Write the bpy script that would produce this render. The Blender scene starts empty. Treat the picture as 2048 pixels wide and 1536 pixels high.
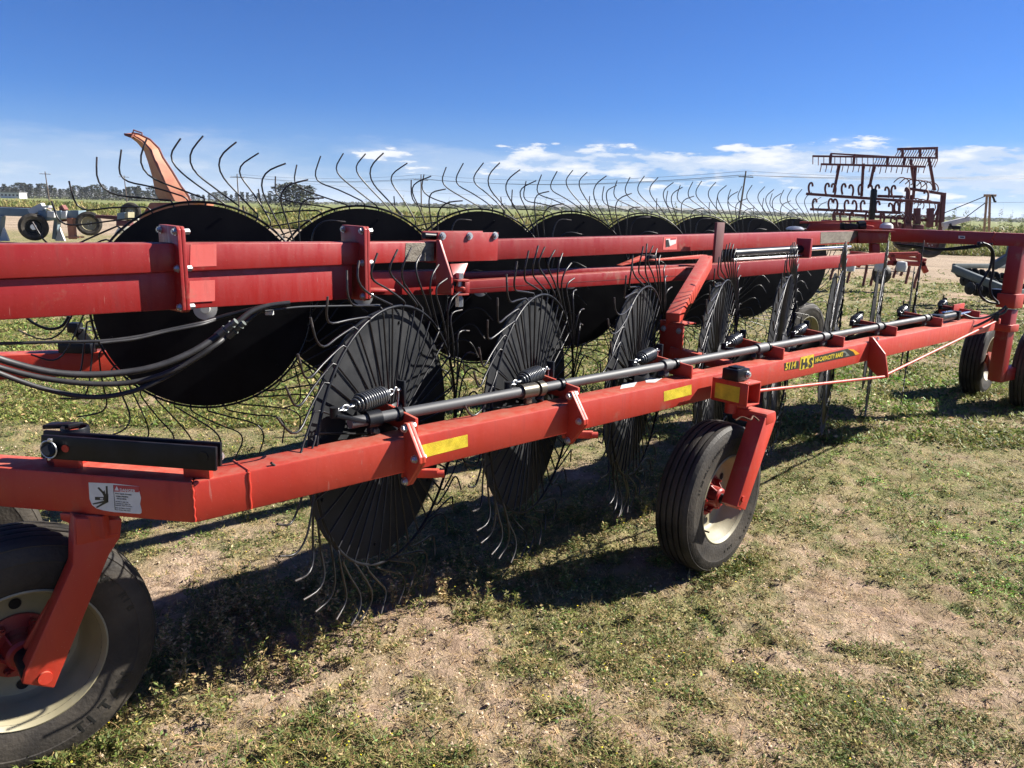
import bpy, bmesh, math, random
import numpy as np
from mathutils import Vector, Matrix
random.seed(7); rng = np.random.default_rng(11)
S = bpy.context.scene; COL = S.collection; R = math.radians
# ------------------------------------------------------------------ camera
F, IW, IH, CH = 1540.0, 2048, 1536, 1.65
ROLL = math.atan(52/2048); PITCH = math.atan((768-(389+52/2))*math.cos(ROLL)/F)
fw = Vector((0, math.cos(PITCH), -math.sin(PITCH))); r0 = Vector((1,0,0)); u0 = r0.cross(fw)
CR = r0*math.cos(ROLL)+u0*math.sin(ROLL); CU = -r0*math.sin(ROLL)+u0*math.cos(ROLL)
CP = Vector((0,0,CH))
cd = bpy.data.cameras.new('camera'); cam = bpy.data.objects.new('camera', cd); COL.objects.link(cam)
m = Matrix.Identity(4)
for i in range(3): m[i][0]=CR[i]; m[i][1]=CU[i]; m[i][2]=-fw[i]; m[i][3]=CP[i]
cam.matrix_world = m; cd.sensor_width = 36; cd.lens = F/IW*36; cd.clip_start=.05; cd.clip_end = 30000
S.camera = cam; S.render.resolution_x=1024; S.render.resolution_y=768
# ------------------------------------------------------------------ sky, sun, exposure
SUN_DIR = Vector((.957,.288,.727)).normalized()
SUN_EL = math.asin(SUN_DIR.z); SUN_AZ = math.atan2(SUN_DIR.x, SUN_DIR.y)
w = bpy.data.worlds.new('World'); S.world = w; w.use_nodes = True
NT = w.node_tree; NT.nodes.clear()
def wn(t, **k):
    n = NT.nodes.new(t)
    for a,b in k.items(): setattr(n,a,b)
    return n
sky = wn('ShaderNodeTexSky', sky_type='NISHITA', sun_disc=False, sun_elevation=SUN_EL, sun_rotation=SUN_AZ,
         altitude=1300, air_density=1.0, dust_density=.25, ozone_density=3.0)
geo = wn('ShaderNodeNewGeometry'); sep = wn('ShaderNodeSeparateXYZ')
neg = wn('ShaderNodeVectorMath', operation='SCALE'); neg.inputs['Scale'].default_value = -1
NT.links.new(geo.outputs['Incoming'], neg.inputs[0]); NT.links.new(neg.outputs[0], sep.inputs[0])
def wm(op,a,b=None,clamp=False):
    n = wn('ShaderNodeMath', operation=op, use_clamp=clamp)
    for i,v in enumerate((a,b)):
        if v is None: continue
        if isinstance(v,(int,float)): n.inputs[i].default_value=v
        else: NT.links.new(v,n.inputs[i])
    return n.outputs[0]
def wnoise(sx,sz,detail,rough,off):
    mp = wn('ShaderNodeMapping'); mp.inputs['Scale'].default_value=(sx,sx,sz); mp.inputs['Location'].default_value=(off,off*.37,off*.11)
    NT.links.new(neg.outputs[0],mp.inputs[0])
    n = wn('ShaderNodeTexNoise'); n.inputs['Scale'].default_value=1; n.inputs['Detail'].default_value=detail; n.inputs['Roughness'].default_value=rough
    NT.links.new(mp.outputs[0],n.inputs['Vector']); return n.outputs['Fac']
def wramp(v,lo,hi,a=0.,b=1.):
    n = wn('ShaderNodeMapRange', interpolation_type='SMOOTHSTEP')
    n.inputs[1].default_value=lo;n.inputs[2].default_value=hi;n.inputs[3].default_value=a;n.inputs[4].default_value=b
    NT.links.new(v,n.inputs[0]); return n.outputs[0]
big = wnoise(3.2,22,2,.5,3.1); fine = wnoise(13,60,9,.6,8.4); wisp = wnoise(3.5,17,6,.6,21.0)
# low cumulus banks, a little denser towards the right of the view
az_r = wramp(sep.outputs[0], -.2, .5, -.085, .062)
elev_hi = wramp(sep.outputs[2], .06, .125, 0., -.30)
elev_lo = wramp(sep.outputs[2], .012, .05, -.10, 0.)
cv = wm('ADD', wm('ADD', wm('MULTIPLY',fine,.62), wm('MULTIPLY',big,.38)), wm('ADD',wm('ADD',az_r,elev_lo),elev_hi))
band = wm('MULTIPLY', wramp(sep.outputs[2],.025,.045), wramp(sep.outputs[2],.082,.06))
band = wm('MULTIPLY', wm('MULTIPLY', band, wramp(sep.outputs[0],-.32,-.18)), wramp(sep.outputs[0],.24,.14))
cv = wm('ADD', cv, wm('MULTIPLY', band, .045))
cloud = wramp(cv,.485,.535)
veil = wm('MULTIPLY', wramp(wm('ADD',wisp,wramp(sep.outputs[2],.05,.12,.06,-.35)),.42,.62), .42)
dens = wm('MAXIMUM', wm('MULTIPLY',cloud,.95), veil, True)
haz = wramp(sep.outputs[2], -.01, .13, .5, 0.)
hsv = wn('ShaderNodeHueSaturation'); hsv.inputs['Saturation'].default_value=1.0; hsv.inputs['Value'].default_value=1.0
tint = wn('ShaderNodeMix', data_type='RGBA', blend_type='MULTIPLY'); tint.inputs[0].default_value=1; tint.inputs[7].default_value=(.235,.45,.84,1); NT.links.new(sky.outputs[0],tint.inputs[6]); NT.links.new(tint.outputs[2],hsv.inputs['Color'])
mixh = wn('ShaderNodeMix', data_type='RGBA'); NT.links.new(haz,mixh.inputs[0]); NT.links.new(hsv.outputs[0],mixh.inputs[6]); mixh.inputs[7].default_value=(3.1,4.3,6.0,1)
shade = wn('ShaderNodeMix', data_type='RGBA'); NT.links.new(wramp(fine,.46,.66),shade.inputs[0])
shade.inputs[6].default_value=(4.0,4.9,6.3,1); shade.inputs[7].default_value=(6.8,6.9,7.1,1)
mixc = wn('ShaderNodeMix', data_type='RGBA'); NT.links.new(dens,mixc.inputs[0]); NT.links.new(mixh.outputs[2],mixc.inputs[6]); NT.links.new(shade.outputs[2],mixc.inputs[7])
bg = wn('ShaderNodeBackground'); bg.inputs[1].default_value=.05; NT.links.new(mixc.outputs[2],bg.inputs[0])
wo = wn('ShaderNodeOutputWorld'); NT.links.new(bg.outputs[0],wo.inputs[0])
sl = bpy.data.lights.new('sun','SUN'); sl.energy=5.0; sl.angle=R(.53); sl.color=(1,.945,.86)
so = bpy.data.objects.new('sun',sl); COL.objects.link(so); so.rotation_euler = SUN_DIR.to_track_quat('Z','Y').to_euler(); so.location=(6,2,9)
S.view_settings.view_transform='Standard'; S.view_settings.look='None'; S.view_settings.exposure=1.55; S.view_settings.gamma=1; S.view_settings.use_curve_mapping=False
S.render.engine='CYCLES'

# ------------------------------------------------------------------ materials
K=.80
def kc(c): return tuple(v*K for v in c)
def mat(name, col, rough=.5, metal=0., var=.0, vscale=8., bump=0., bscale=60., col2=None, coord='Object', stretch=(1,1,1), spec=.5, attr=None):
    M = bpy.data.materials.new(name); M.use_nodes=True; nt=M.node_tree; b=nt.nodes['Principled BSDF']
    col=kc(col); col2=kc(col2) if col2 else None
    b.inputs['Base Color'].default_value=(*col,1); b.inputs['Roughness'].default_value=rough; b.inputs['Metallic'].default_value=metal
    b.inputs['Specular IOR Level'].default_value=spec
    tc=nt.nodes.new('ShaderNodeTexCoord'); mp=nt.nodes.new('ShaderNodeMapping'); mp.inputs['Scale'].default_value=stretch
    nt.links.new(tc.outputs[coord],mp.inputs[0])
    base=None
    if var>0:
        n=nt.nodes.new('ShaderNodeTexNoise'); n.inputs['Scale'].default_value=vscale; n.inputs['Detail'].default_value=7; n.inputs['Roughness'].default_value=.6
        nt.links.new(mp.outputs[0],n.inputs['Vector'])
        mr=nt.nodes.new('ShaderNodeMapRange'); mr.inputs[1].default_value=.32; mr.inputs[2].default_value=.7
        nt.links.new(n.outputs['Fac'],mr.inputs[0])
        mx=nt.nodes.new('ShaderNodeMix'); mx.data_type='RGBA'
        c2 = col2 or tuple(min(1,c*(1+var)+.01*var) for c in col)
        mx.inputs[6].default_value=(*[c*(1-var*.35) for c in col],1); mx.inputs[7].default_value=(*c2,1)
        nt.links.new(mr.outputs[0],mx.inputs[0]); nt.links.new(mx.outputs[2],b.inputs['Base Color']); base=mx.outputs[2]
        rr=nt.nodes.new('ShaderNodeMapRange'); rr.inputs[3].default_value=max(0,rough-.08); rr.inputs[4].default_value=min(1,rough+.14)
        nt.links.new(n.outputs['Fac'],rr.inputs[0]); nt.links.new(rr.outputs[0],b.inputs['Roughness'])
    if bump>0:
        n=nt.nodes.new('ShaderNodeTexNoise'); n.inputs['Scale'].default_value=bscale; n.inputs['Detail'].default_value=4
        nt.links.new(mp.outputs[0],n.inputs['Vector'])
        bp=nt.nodes.new('ShaderNodeBump'); bp.inputs['Strength'].default_value=bump; bp.inputs['Distance'].default_value=.01
        nt.links.new(n.outputs['Fac'],bp.inputs['Height']); nt.links.new(bp.outputs[0],b.inputs['Normal'])
    return M
def paint(name, col, dust, rough):
    """worn machine paint: chalky patches, drip streaks, fine specks and scratches"""
    M = bpy.data.materials.new(name); M.use_nodes=True; nt=M.node_tree; b=nt.nodes['Principled BSDF']; L=nt.links.new
    tc=nt.nodes.new('ShaderNodeTexCoord')
    def noise(scale,stretch=(1,1,1),det=6,ro=.6,rot=(0,0,0)):
        mp=nt.nodes.new('ShaderNodeMapping'); mp.inputs['Scale'].default_value=stretch; mp.inputs['Rotation'].default_value=rot; L(tc.outputs['Object'],mp.inputs[0])
        n=nt.nodes.new('ShaderNodeTexNoise'); n.inputs['Scale'].default_value=scale; n.inputs['Detail'].default_value=det; n.inputs['Roughness'].default_value=ro
        L(mp.outputs[0],n.inputs['Vector']); return n.outputs['Fac']
    def rng_(v,a,b_,c=0.,d=1.):
        n=nt.nodes.new('ShaderNodeMapRange'); n.inputs[1].default_value=a;n.inputs[2].default_value=b_;n.inputs[3].default_value=c;n.inputs[4].default_value=d; L(v,n.inputs[0]); return n.outputs[0]
    def mix(f,a,c):
        n=nt.nodes.new('ShaderNodeMix'); n.data_type='RGBA'; L(f,n.inputs[0])
        for i,v in ((6,a),(7,c)):
            if isinstance(v,tuple): n.inputs[i].default_value=(*v,1)
            else: L(v,n.inputs[i])
        return n.outputs[2]
    col=kc(col); dust=kc(dust)
    patch=noise(1.6,det=4); streak=noise(34,(1,1,.12),5,.65,(.0,.25,.2)); speck=noise(260,det=2,ro=.5)
    c=mix(rng_(patch,.35,.68,0,.75),col,dust)
    c=mix(rng_(streak,.56,.72,0,.42),c,tuple(x*.62 for x in col))
    scr=noise(9,(1,14,1),3,.5,(.3,.7,.5)); scr2=noise(5,det=5,ro=.7)
    c=mix(rng_(scr2,.60,.72,0,.45),c,(.24,.17,.115))
    c=mix(rng_(speck,.735,.75,0,.6),c,(.42,.30,.24))
    c=mix(rng_(scr,.73,.75,0,.35),c,(.40,.20,.16))
    # dust settles on faces that look up
    gn=nt.nodes.new('ShaderNodeNewGeometry'); sx_=nt.nodes.new('ShaderNodeSeparateXYZ'); L(gn.outputs['Normal'],sx_.inputs[0])
    up_=rng_(sx_.outputs[2],.6,1.,0,1); mu=nt.nodes.new('ShaderNodeMath'); mu.operation='MULTIPLY'; L(up_,mu.inputs[0]); L(rng_(noise(22,det=6,ro=.7),.35,.7,.05,.55),mu.inputs[1])
    c=mix(mu.outputs[0],c,(.34,.2,.14))
    L(c,b.inputs['Base Color']); L(rng_(streak,.3,.7,rough-.08,rough+.15),b.inputs['Roughness'])
    bp=nt.nodes.new('ShaderNodeBump'); bp.inputs['Strength'].default_value=.12; bp.inputs['Distance'].default_value=.004; L(noise(38,det=4),bp.inputs['Height']); L(bp.outputs[0],b.inputs['Normal'])
    return M
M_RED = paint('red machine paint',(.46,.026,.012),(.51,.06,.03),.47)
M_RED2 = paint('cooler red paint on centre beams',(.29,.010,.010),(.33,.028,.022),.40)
M_ORANGE = mat('faded orange sheet metal',(.42,.10,.05),.6,var=.5,vscale=3,col2=(.52,.25,.14),bump=.2,bscale=6)
M_BLK = mat('black painted steel',(.005,.006,.009),.36,var=.6,vscale=12,spec=.2)
M_DISC_SHADE = mat('black wheel sheet darkened for shade',(.003,.003,.006),.45,var=.8,vscale=5,bump=.1,bscale=10,col2=(.011,.011,.012),spec=.10)  # far discs: same sheet as the near ones, with shade put into the colour
M_DISC_LIT = mat('black wheel sheet',(.013,.015,.018),.48,var=.7,vscale=6,bump=.1,bscale=10,col2=(.034,.035,.037),spec=.25)  # near discs: same sheet, sunlit grey put into a lighter base colour
M_TINE = mat('dark spring wire',(.011,.011,.013),.38,spec=.4)
M_TIP = mat('worn tine tip',(.05,.042,.04),.5,metal=.3,var=.5,vscale=30)
M_PIPE = mat('dark oiled steel pipe',(.050,.052,.056),.55,metal=.1,var=.5,vscale=6,stretch=(1,1,1))
M_CHR = mat('bright steel rod',(.6,.62,.64),.18,metal=1)
M_ZINC = mat('zinc plated bolt',(.55,.56,.56),.35,metal=.85,var=.3,vscale=40)
M_SPR = mat('spring steel coil',(.13,.135,.14),.3,metal=.6)
M_RUB = mat('weathered tyre rubber',(.013,.013,.015),.6,var=.8,vscale=4.5,bump=.25,bscale=90,col2=(.075,.064,.05),spec=.25)
M_TXT = mat('raised black sidewall lettering',(.012,.012,.012),.45)
M_CREAM = mat('cream wheel paint',(.30,.265,.155),.5,var=.5,vscale=5,bump=.1,bscale=20,col2=(.35,.315,.205))
M_RUST = mat('brown rust patch',(.12,.055,.025),.85,var=.5,vscale=40)
M_HOSE = mat('grey black rubber hose',(.022,.022,.024),.5,var=.5,vscale=20)
M_YEL = mat('yellow reflector tape',(.56,.43,.02),.4,var=.5,vscale=22,bump=.3,bscale=400)
M_DECB = mat('black decal film',(.02,.021,.018),.4)
M_WHITE = mat('white decal film',(.66,.66,.63),.5,var=.15,vscale=30)
M_DRED = mat('red decal print',(.45,.04,.05),.5)
M_PATCH = mat('bare weathered steel patch',(.16,.13,.095),.6,metal=.3,var=.8,vscale=14,bump=.4,bscale=90,stretch=(1,1,3),col2=(.27,.24,.19))
M_GREY = mat('grey green primer paint',(.16,.22,.26),.55,var=.3,vscale=2)
M_PALE = mat('pale grey steel',(.55,.56,.55),.6,var=.2,vscale=3)
M_WOOD = mat('weathered pole timber',(.12,.085,.06),.9,var=.5,vscale=10)
M_TAN = mat('tan painted timber post',(.36,.24,.15),.8,var=.4,vscale=6)
M_DKRED = mat('dull dark red implement paint',(.11,.026,.026),.6,var=.5,vscale=4)
M_RUSTR = mat('rusty red shank steel',(.16,.05,.04),.7,var=.6,vscale=9)
M_BARK = mat('tree bark',(.07,.05,.035),.9,var=.4,vscale=10)
M_WALLW = mat('white metal siding',(.62,.62,.6),.6,var=.15,vscale=1)
M_ROOF = mat('grey roofing',(.3,.3,.3),.7)
M_WIRE = mat('overhead wire',(.12,.13,.15),.5)
M_GALV = mat('dull galvanised steel',(.10,.115,.11),.5,metal=.4,var=.4,vscale=6)
def leafmat(name, attr='col'):
    M = bpy.data.materials.new(name); M.use_nodes=True; nt=M.node_tree; b=nt.nodes['Principled BSDF']
    a=nt.nodes.new('ShaderNodeAttribute'); a.attribute_name=attr; nt.links.new(a.outputs['Color'],b.inputs['Base Color'])
    b.inputs['Roughness'].default_value=.6; b.inputs['Specular IOR Level'].default_value=.3
    t=nt.nodes.new('ShaderNodeBsdfTranslucent'); nt.links.new(a.outputs['Color'],t.inputs[0])
    mx=nt.nodes.new('ShaderNodeMixShader'); mx.inputs[0].default_value=.28
    nt.links.new(b.outputs[0],mx.inputs[1]); nt.links.new(t.outputs[0],mx.inputs[2]); nt.links.new(mx.outputs[0],nt.nodes['Material Output'].inputs[0]); return M
M_LEAF = leafmat('mixed leaf colours')

# ------------------------------------------------------------------ object helpers
def tag(o,label=None,cat=None,group=None,kind=None):
    if label: o['label']=label
    if cat: o['category']=cat
    if group: o['group']=group
    if kind: o['kind']=kind
    return o
def empty(name,loc=(0,0,0)):
    o=bpy.data.objects.new(name,None); o.empty_display_size=.2; o.location=loc; COL.objects.link(o); return o
SOFT={'coil_spring','hydraulic_hose','chain_link','spring_hook','weld_bead','rim_ring','steel_line','wire_tie','power_line','indicator_pin'}
class MB:
    def __init__(s): s.v=[];s.f=[];s.mi=[];s.mats=[]
    def add(s,vs,fs,mi=0):
        k=len(s.v); s.v+= [tuple(v) for v in vs]; s.f+=[tuple(i+k for i in f) for f in fs]; s.mi+=[mi]*len(fs); return s
    def hexa(s,a,bevel=0,mi=0,seg=2):
        """a: 8 corners, bottom 4 then top 4 (same winding)"""
        fs=[(3,2,1,0),(4,5,6,7),(0,1,5,4),(1,2,6,5),(2,3,7,6),(3,0,4,7)]
        return s._bev(a,fs,bevel,mi,seg)
    def _bev(s,vs,fs,bevel,mi,seg=2):
        bm=bmesh.new(); bv=[bm.verts.new(v) for v in vs]
        for f in fs: bm.faces.new([bv[i] for i in f])
        bmesh.ops.recalc_face_normals(bm,faces=bm.faces)
        if bevel>0: bmesh.ops.bevel(bm,geom=bm.edges[:],offset=bevel,segments=seg,affect='EDGES',profile=.5,clamp_overlap=True)
        bm.verts.index_update(); s.add([v.co.copy() for v in bm.verts],[[v.index for v in f.verts] for f in bm.faces],mi); bm.free(); return s
    def slab(s,quad,d,bevel=0,mi=0):
        q=[Vector(p) for p in quad]; d=Vector(d); return s.hexa(q+[p+d for p in q],bevel,mi)
    def poly(s,pts,d,bevel=0,mi=0):
        q=[Vector(p) for p in pts]; d=Vector(d); n=len(q)
        fs=[tuple(range(n))[::-1],tuple(range(n,2*n))]+[(i,(i+1)%n,(i+1)%n+n,i+n) for i in range(n)]
        return s._bev(q+[p+d for p in q],fs,bevel,mi)
    def box(s,c,sx,sy,sz,ax=None,bevel=0,mi=0):
        c=Vector(c); X,Y,Z = ax or (Vector((1,0,0)),Vector((0,1,0)),Vector((0,0,1)))
        a=[c+X*(i*sx/2)+Y*(j*sy/2)+Z*(k*sz/2) for k in(-1,1) for i,j in((-1,-1),(1,-1),(1,1),(-1,1))]
        return s.hexa(a,bevel,mi)
    def beam(s,p,q,w,h,up=Vector((0,0,1)),bevel=0,mi=0):
        p=Vector(p);q=Vector(q);d=(q-p).normalized();side=d.cross(up).normalized();u=side.cross(d)
        return s.box((p+q)/2,(q-p).length,w,h,(d,side,u),bevel,mi)
    def tube(s,pts,r,n=8,caps=True,mi=0,tipn=0,tipmi=1):
        pts=[Vector(p) for p in pts]; m_=len(pts); rs=r if isinstance(r,(list,tuple)) else [r]*m_
        k=len(s.v); prev=None
        for i,p in enumerate(pts):
            d=(pts[min(i+1,m_-1)]-pts[max(i-1,0)]).normalized()
            if prev is None:
                a=Vector((0,0,1)) if abs(d.z)<.9 else Vector((1,0,0)); u=d.cross(a).normalized()
            else: u=(prev-d*prev.dot(d)).normalized()
            prev=u; v=d.cross(u)
            for j in range(n):
                t=2*math.pi*j/n; s.v.append(tuple(p+(u*math.cos(t)+v*math.sin(t))*rs[i]))
        for i in range(m_-1):
            for j in range(n):
                s.f.append((k+i*n+j,k+i*n+(j+1)%n,k+(i+1)*n+(j+1)%n,k+(i+1)*n+j)); s.mi.append(tipmi if tipn and i>=m_-1-tipn else mi)
        if caps:
            s.f.append(tuple(k+j for j in range(n))[::-1]); s.mi.append(mi)
            s.f.append(tuple(k+(m_-1)*n+j for j in range(n))); s.mi.append(tipmi if tipn else mi)
        return s
    def cyl(s,p,q,r,n=16,mi=0,r2=None): return s.tube([p,q],[r,r2 if r2 is not None else r],n,True,mi)
    def lathe(s,prof,c,ax,n=48,mi=0,closed=False):
        """prof: (radius, along axis); c centre; ax axis"""
        c=Vector(c); ax=Vector(ax).normalized(); a=Vector((0,0,1)) if abs(ax.z)<.9 else Vector((1,0,0)); u=ax.cross(a).normalized(); v=ax.cross(u)
        k=len(s.v); m_=len(prof)
        for rr,h in prof:
            for j in range(n):
                t=2*math.pi*j/n; s.v.append(tuple(c+ax*h+(u*math.cos(t)+v*math.sin(t))*rr))
        for i in range(m_ if closed else m_-1):
            i2=(i+1)%m_
            for j in range(n): s.f.append((k+i*n+j,k+i*n+(j+1)%n,k+i2*n+(j+1)%n,k+i2*n+j)); s.mi.append(mi)
        return s
    def mesh(s,name,mats,sharp=28):
        me=bpy.data.meshes.new(name); me.from_pydata(s.v,[],s.f)
        for m_ in (mats if isinstance(mats,(list,tuple)) else [mats]): me.materials.append(m_)
        if len(set(s.mi))>1: me.polygons.foreach_set('material_index',s.mi)
        bm=bmesh.new(); bm.from_mesh(me); bmesh.ops.recalc_face_normals(bm,faces=bm.faces); bm.to_mesh(me); bm.free()
        if name in SOFT: sharp=80
        me.shade_smooth(); me.set_sharp_from_angle(angle=R(sharp)); me.update(); return me
    def obj(s,name,mats,parent=None,sharp=28):
        o=bpy.data.objects.new(name,s.mesh(name,mats,sharp)); COL.objects.link(o)
        if parent: o.parent=parent
        return o
def text(body,size,mat_,origin,X,Y,name,parent,extr=.0006,bold=.0,align='LEFT',xs=1.0,sx=0):
    cu=bpy.data.curves.new(name,'FONT'); cu.body=body; cu.size=size; cu.extrude=extr; cu.offset=bold*size; cu.align_x=align; cu.resolution_u=2; cu.space_line=.92
    t=bpy.data.objects.new(name,cu); COL.objects.link(t); dg=bpy.context.evaluated_depsgraph_get()
    me=bpy.data.meshes.new_from_object(t.evaluated_get(dg)); bpy.data.objects.remove(t); bpy.data.curves.remove(cu)
    X=Vector(X).normalized(); Y=Vector(Y); Y=(Y-X*Y.dot(X)).normalized(); Z=X.cross(Y); O=Vector(origin)
    for v in me.vertices: c=v.co.copy(); v.co = O+X*(c.x*xs+c.y*sx)+Y*c.y+Z*c.z
    me.materials.clear(); me.materials.append(mat_); o=bpy.data.objects.new(name,me); COL.objects.link(o); o.parent=parent; return o
# pixel ray onto a real plane of the machine (gives a world point)
def ray(x,y): return (fw*F+CR*(x-IW/2)-CU*(y-IH/2)).normalized()
def onplane(x,y,p,n):
    d=ray(x,y); return CP+d*((Vector(p)-CP).dot(n)/d.dot(n))
def atz(x,y,z): return onplane(x,y,(0,0,z),Vector((0,0,1)))
def atY(x,y,Y): return onplane(x,y,(0,Y,0),Vector((0,1,0)))
Z=Vector((0,0,1))
# near wing frame: e along the beam, n outwards to the camera
BE=R(48.48); E_=Vector((math.sin(BE),math.cos(BE),0)); N_=Vector((E_.y,-E_.x,0)); A0=Vector((-.862,1.976,0))
def W(e,n,z): return A0+E_*e+N_*n+Z*z
def onN(x,y,n): return onplane(x,y,W(0,n,0),N_)
def onE(x,y,e): return onplane(x,y,W(e,0,0),E_)
def eof(p): return (Vector(p)-A0).dot(E_)
# centre beam frame
BB=R(46.5); EB=Vector((math.sin(BB),math.cos(BB),0)); NB=Vector((EB.y,-EB.x,0)); B0=Vector((-1.72,2.6,0))
def onB(x,y,off=0): return onplane(x,y,B0+NB*off,NB)
def crom(pts,k=6):
    pts=[Vector(p) for p in pts]; P=[pts[0]*2-pts[1]]+pts+[pts[-1]*2-pts[-2]]; out=[]
    for i in range(1,len(P)-2):
        for j in range(k):
            t=j/k; a,b,c,d=P[i-1],P[i],P[i+1],P[i+2]
            out.append(.5*((2*b)+(c-a)*t+(2*a-5*b+4*c-d)*t*t+(3*b-a-3*c+d)*t**3))
    out.append(pts[-1]); return out
# ------------------------------------------------------------------ ground
def vnoise(x,y,seed=0):
    xi=np.floor(x).astype(np.int64); yi=np.floor(y).astype(np.int64); xf=x-xi; yf=y-yi
    def h(a,b):
        n=(a*374761393+b*668265263+seed*982451653)&0xffffffff; n=((n^(n>>13))*1274126177)&0xffffffff; return ((n^(n>>16))&0xffff)/65535.
    u=xf*xf*(3-2*xf); v=yf*yf*(3-2*yf)
    return (h(xi,yi)*(1-u)+h(xi+1,yi)*u)*(1-v)+(h(xi,yi+1)*(1-u)+h(xi+1,yi+1)*u)*v
def fbm(x,y,seed=0,o=4):
    s=0;a=.5;t=0
    for i in range(o): s=s+a*vnoise(x*2**i+i*7.3,y*2**i-i*3.1,seed+i*17); t+=a; a*=.5
    return s/t
def sstep(v,a,b): t=np.clip((v-a)/(b-a),0,1); return t*t*(3-2*t)
def field_y(x): return np.interp(x,[-300,-62,-15,22,60,200],[330,94,50,37,31,26])
def road_y(x): return np.interp(x,[-300,-40,0,12,40,200],[120,44,29,21,18,16])
def greenmask(x,y):
    a=fbm(x*.55+5.5,y*.42+1.1,5,4); b=fbm(x*2.6,y*2.6,9,3)
    c_=fbm(x*7.5,y*7.5,13,2)
    g=sstep(a*.45+b*.33+c_*.22,.40,.55)
    g=np.maximum(g,np.maximum(sstep(y-.9*x-4.4,0,1.5),sstep(y,5,8))*.85*sstep(b,.2,.42))      # lusher behind the machine
    g=np.maximum(g,lushmask(x,y))
    rd=sstep(y-road_y(x),-2,1)*(1-sstep(y-field_y(x),-3,0))
    return np.clip(g*(1-rd*.8),0,1)
LUSH=[(2.5,4.25,.55),(2.25,3.25,.45),(2.7,4.9,.6),(2.9,3.7,.5),(3.6,7.6,1.2)]
def lushmask(x,y):
    s=0
    for a,b,r in LUSH: s=s+np.exp(-((x-a)**2+(y-b)**2)/(r*r))
    return np.clip(s*sstep(fbm(x*3.1,y*3.1,77,3),.38,.55),0,1)
def gheight(x,y):
    d=np.sqrt(x*x+y*y); near=1/(1+(d/9)**2)
    h=(fbm(x*.7,y*.7,1,3)-.5)*.05
    clod=fbm(x*9,y*9,2,3)
    h=h+(np.abs(clod-.5)*-.10+ (fbm(x*24,y*24,3,2)-.5)*.055)*near*(.35+.65*sstep(fbm(x*1.3,y*1.3,4,2),.4,.6))
    # a wind blown ridge of bare sand beside the machine
    e=(x+.862)*E_.x+(y-1.976)*E_.y; n=(x+.862)*N_.x+(y-1.976)*N_.y
    h=h+.035*np.exp(-((n+.15)/.16)**2)*sstep(e,3.6,4.2)*(1-sstep(e,5.6,6.4))
    # flat pads where the tyres stand
    for (cx_,cy_) in ((.952,3.442),(-1.433,2.03),(4.523,7.349),(4.65,6.85)):
        k=np.exp(-((x-cx_)**2+(y-cy_)**2)/.06); h=h*(1-k)
    return h
def grid_mesh(name,X,Y,Zv,attrs,m_):
    nr,nc=X.shape; V=np.stack([X,Y,Zv],-1).reshape(-1,3).astype(np.float32)
    i=np.arange(nr-1)[:,None]*nc+np.arange(nc-1)[None,:]; Fq=np.stack([i,i+1,i+nc+1,i+nc],-1).reshape(-1,4)
    me=qmesh(name,V,Fq,m_)
    for k,a in attrs.items():
        at=me.attributes.new(k,'FLOAT','POINT'); at.data.foreach_set('value',a.reshape(-1).astype(np.float32))
    me.shade_smooth(); return me
def qmesh(name,V,Fq,m_,col=None):
    me=bpy.data.meshes.new(name); me.vertices.add(len(V)); me.vertices.foreach_set('co',V.astype(np.float32).reshape(-1))
    me.loops.add(Fq.size); me.loops.foreach_set('vertex_index',Fq.astype(np.int32).reshape(-1))
    me.polygons.add(len(Fq)); me.polygons.foreach_set('loop_start',np.arange(len(Fq),dtype=np.int32)*4); 
    me.update(calc_edges=True); me.materials.append(m_)
    if col is not None:
        a=me.color_attributes.new('col','FLOAT_COLOR','POINT'); a.data.foreach_set('color',np.concatenate([col,np.ones((len(col),1))],1).astype(np.float32).reshape(-1))
    return me
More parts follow.
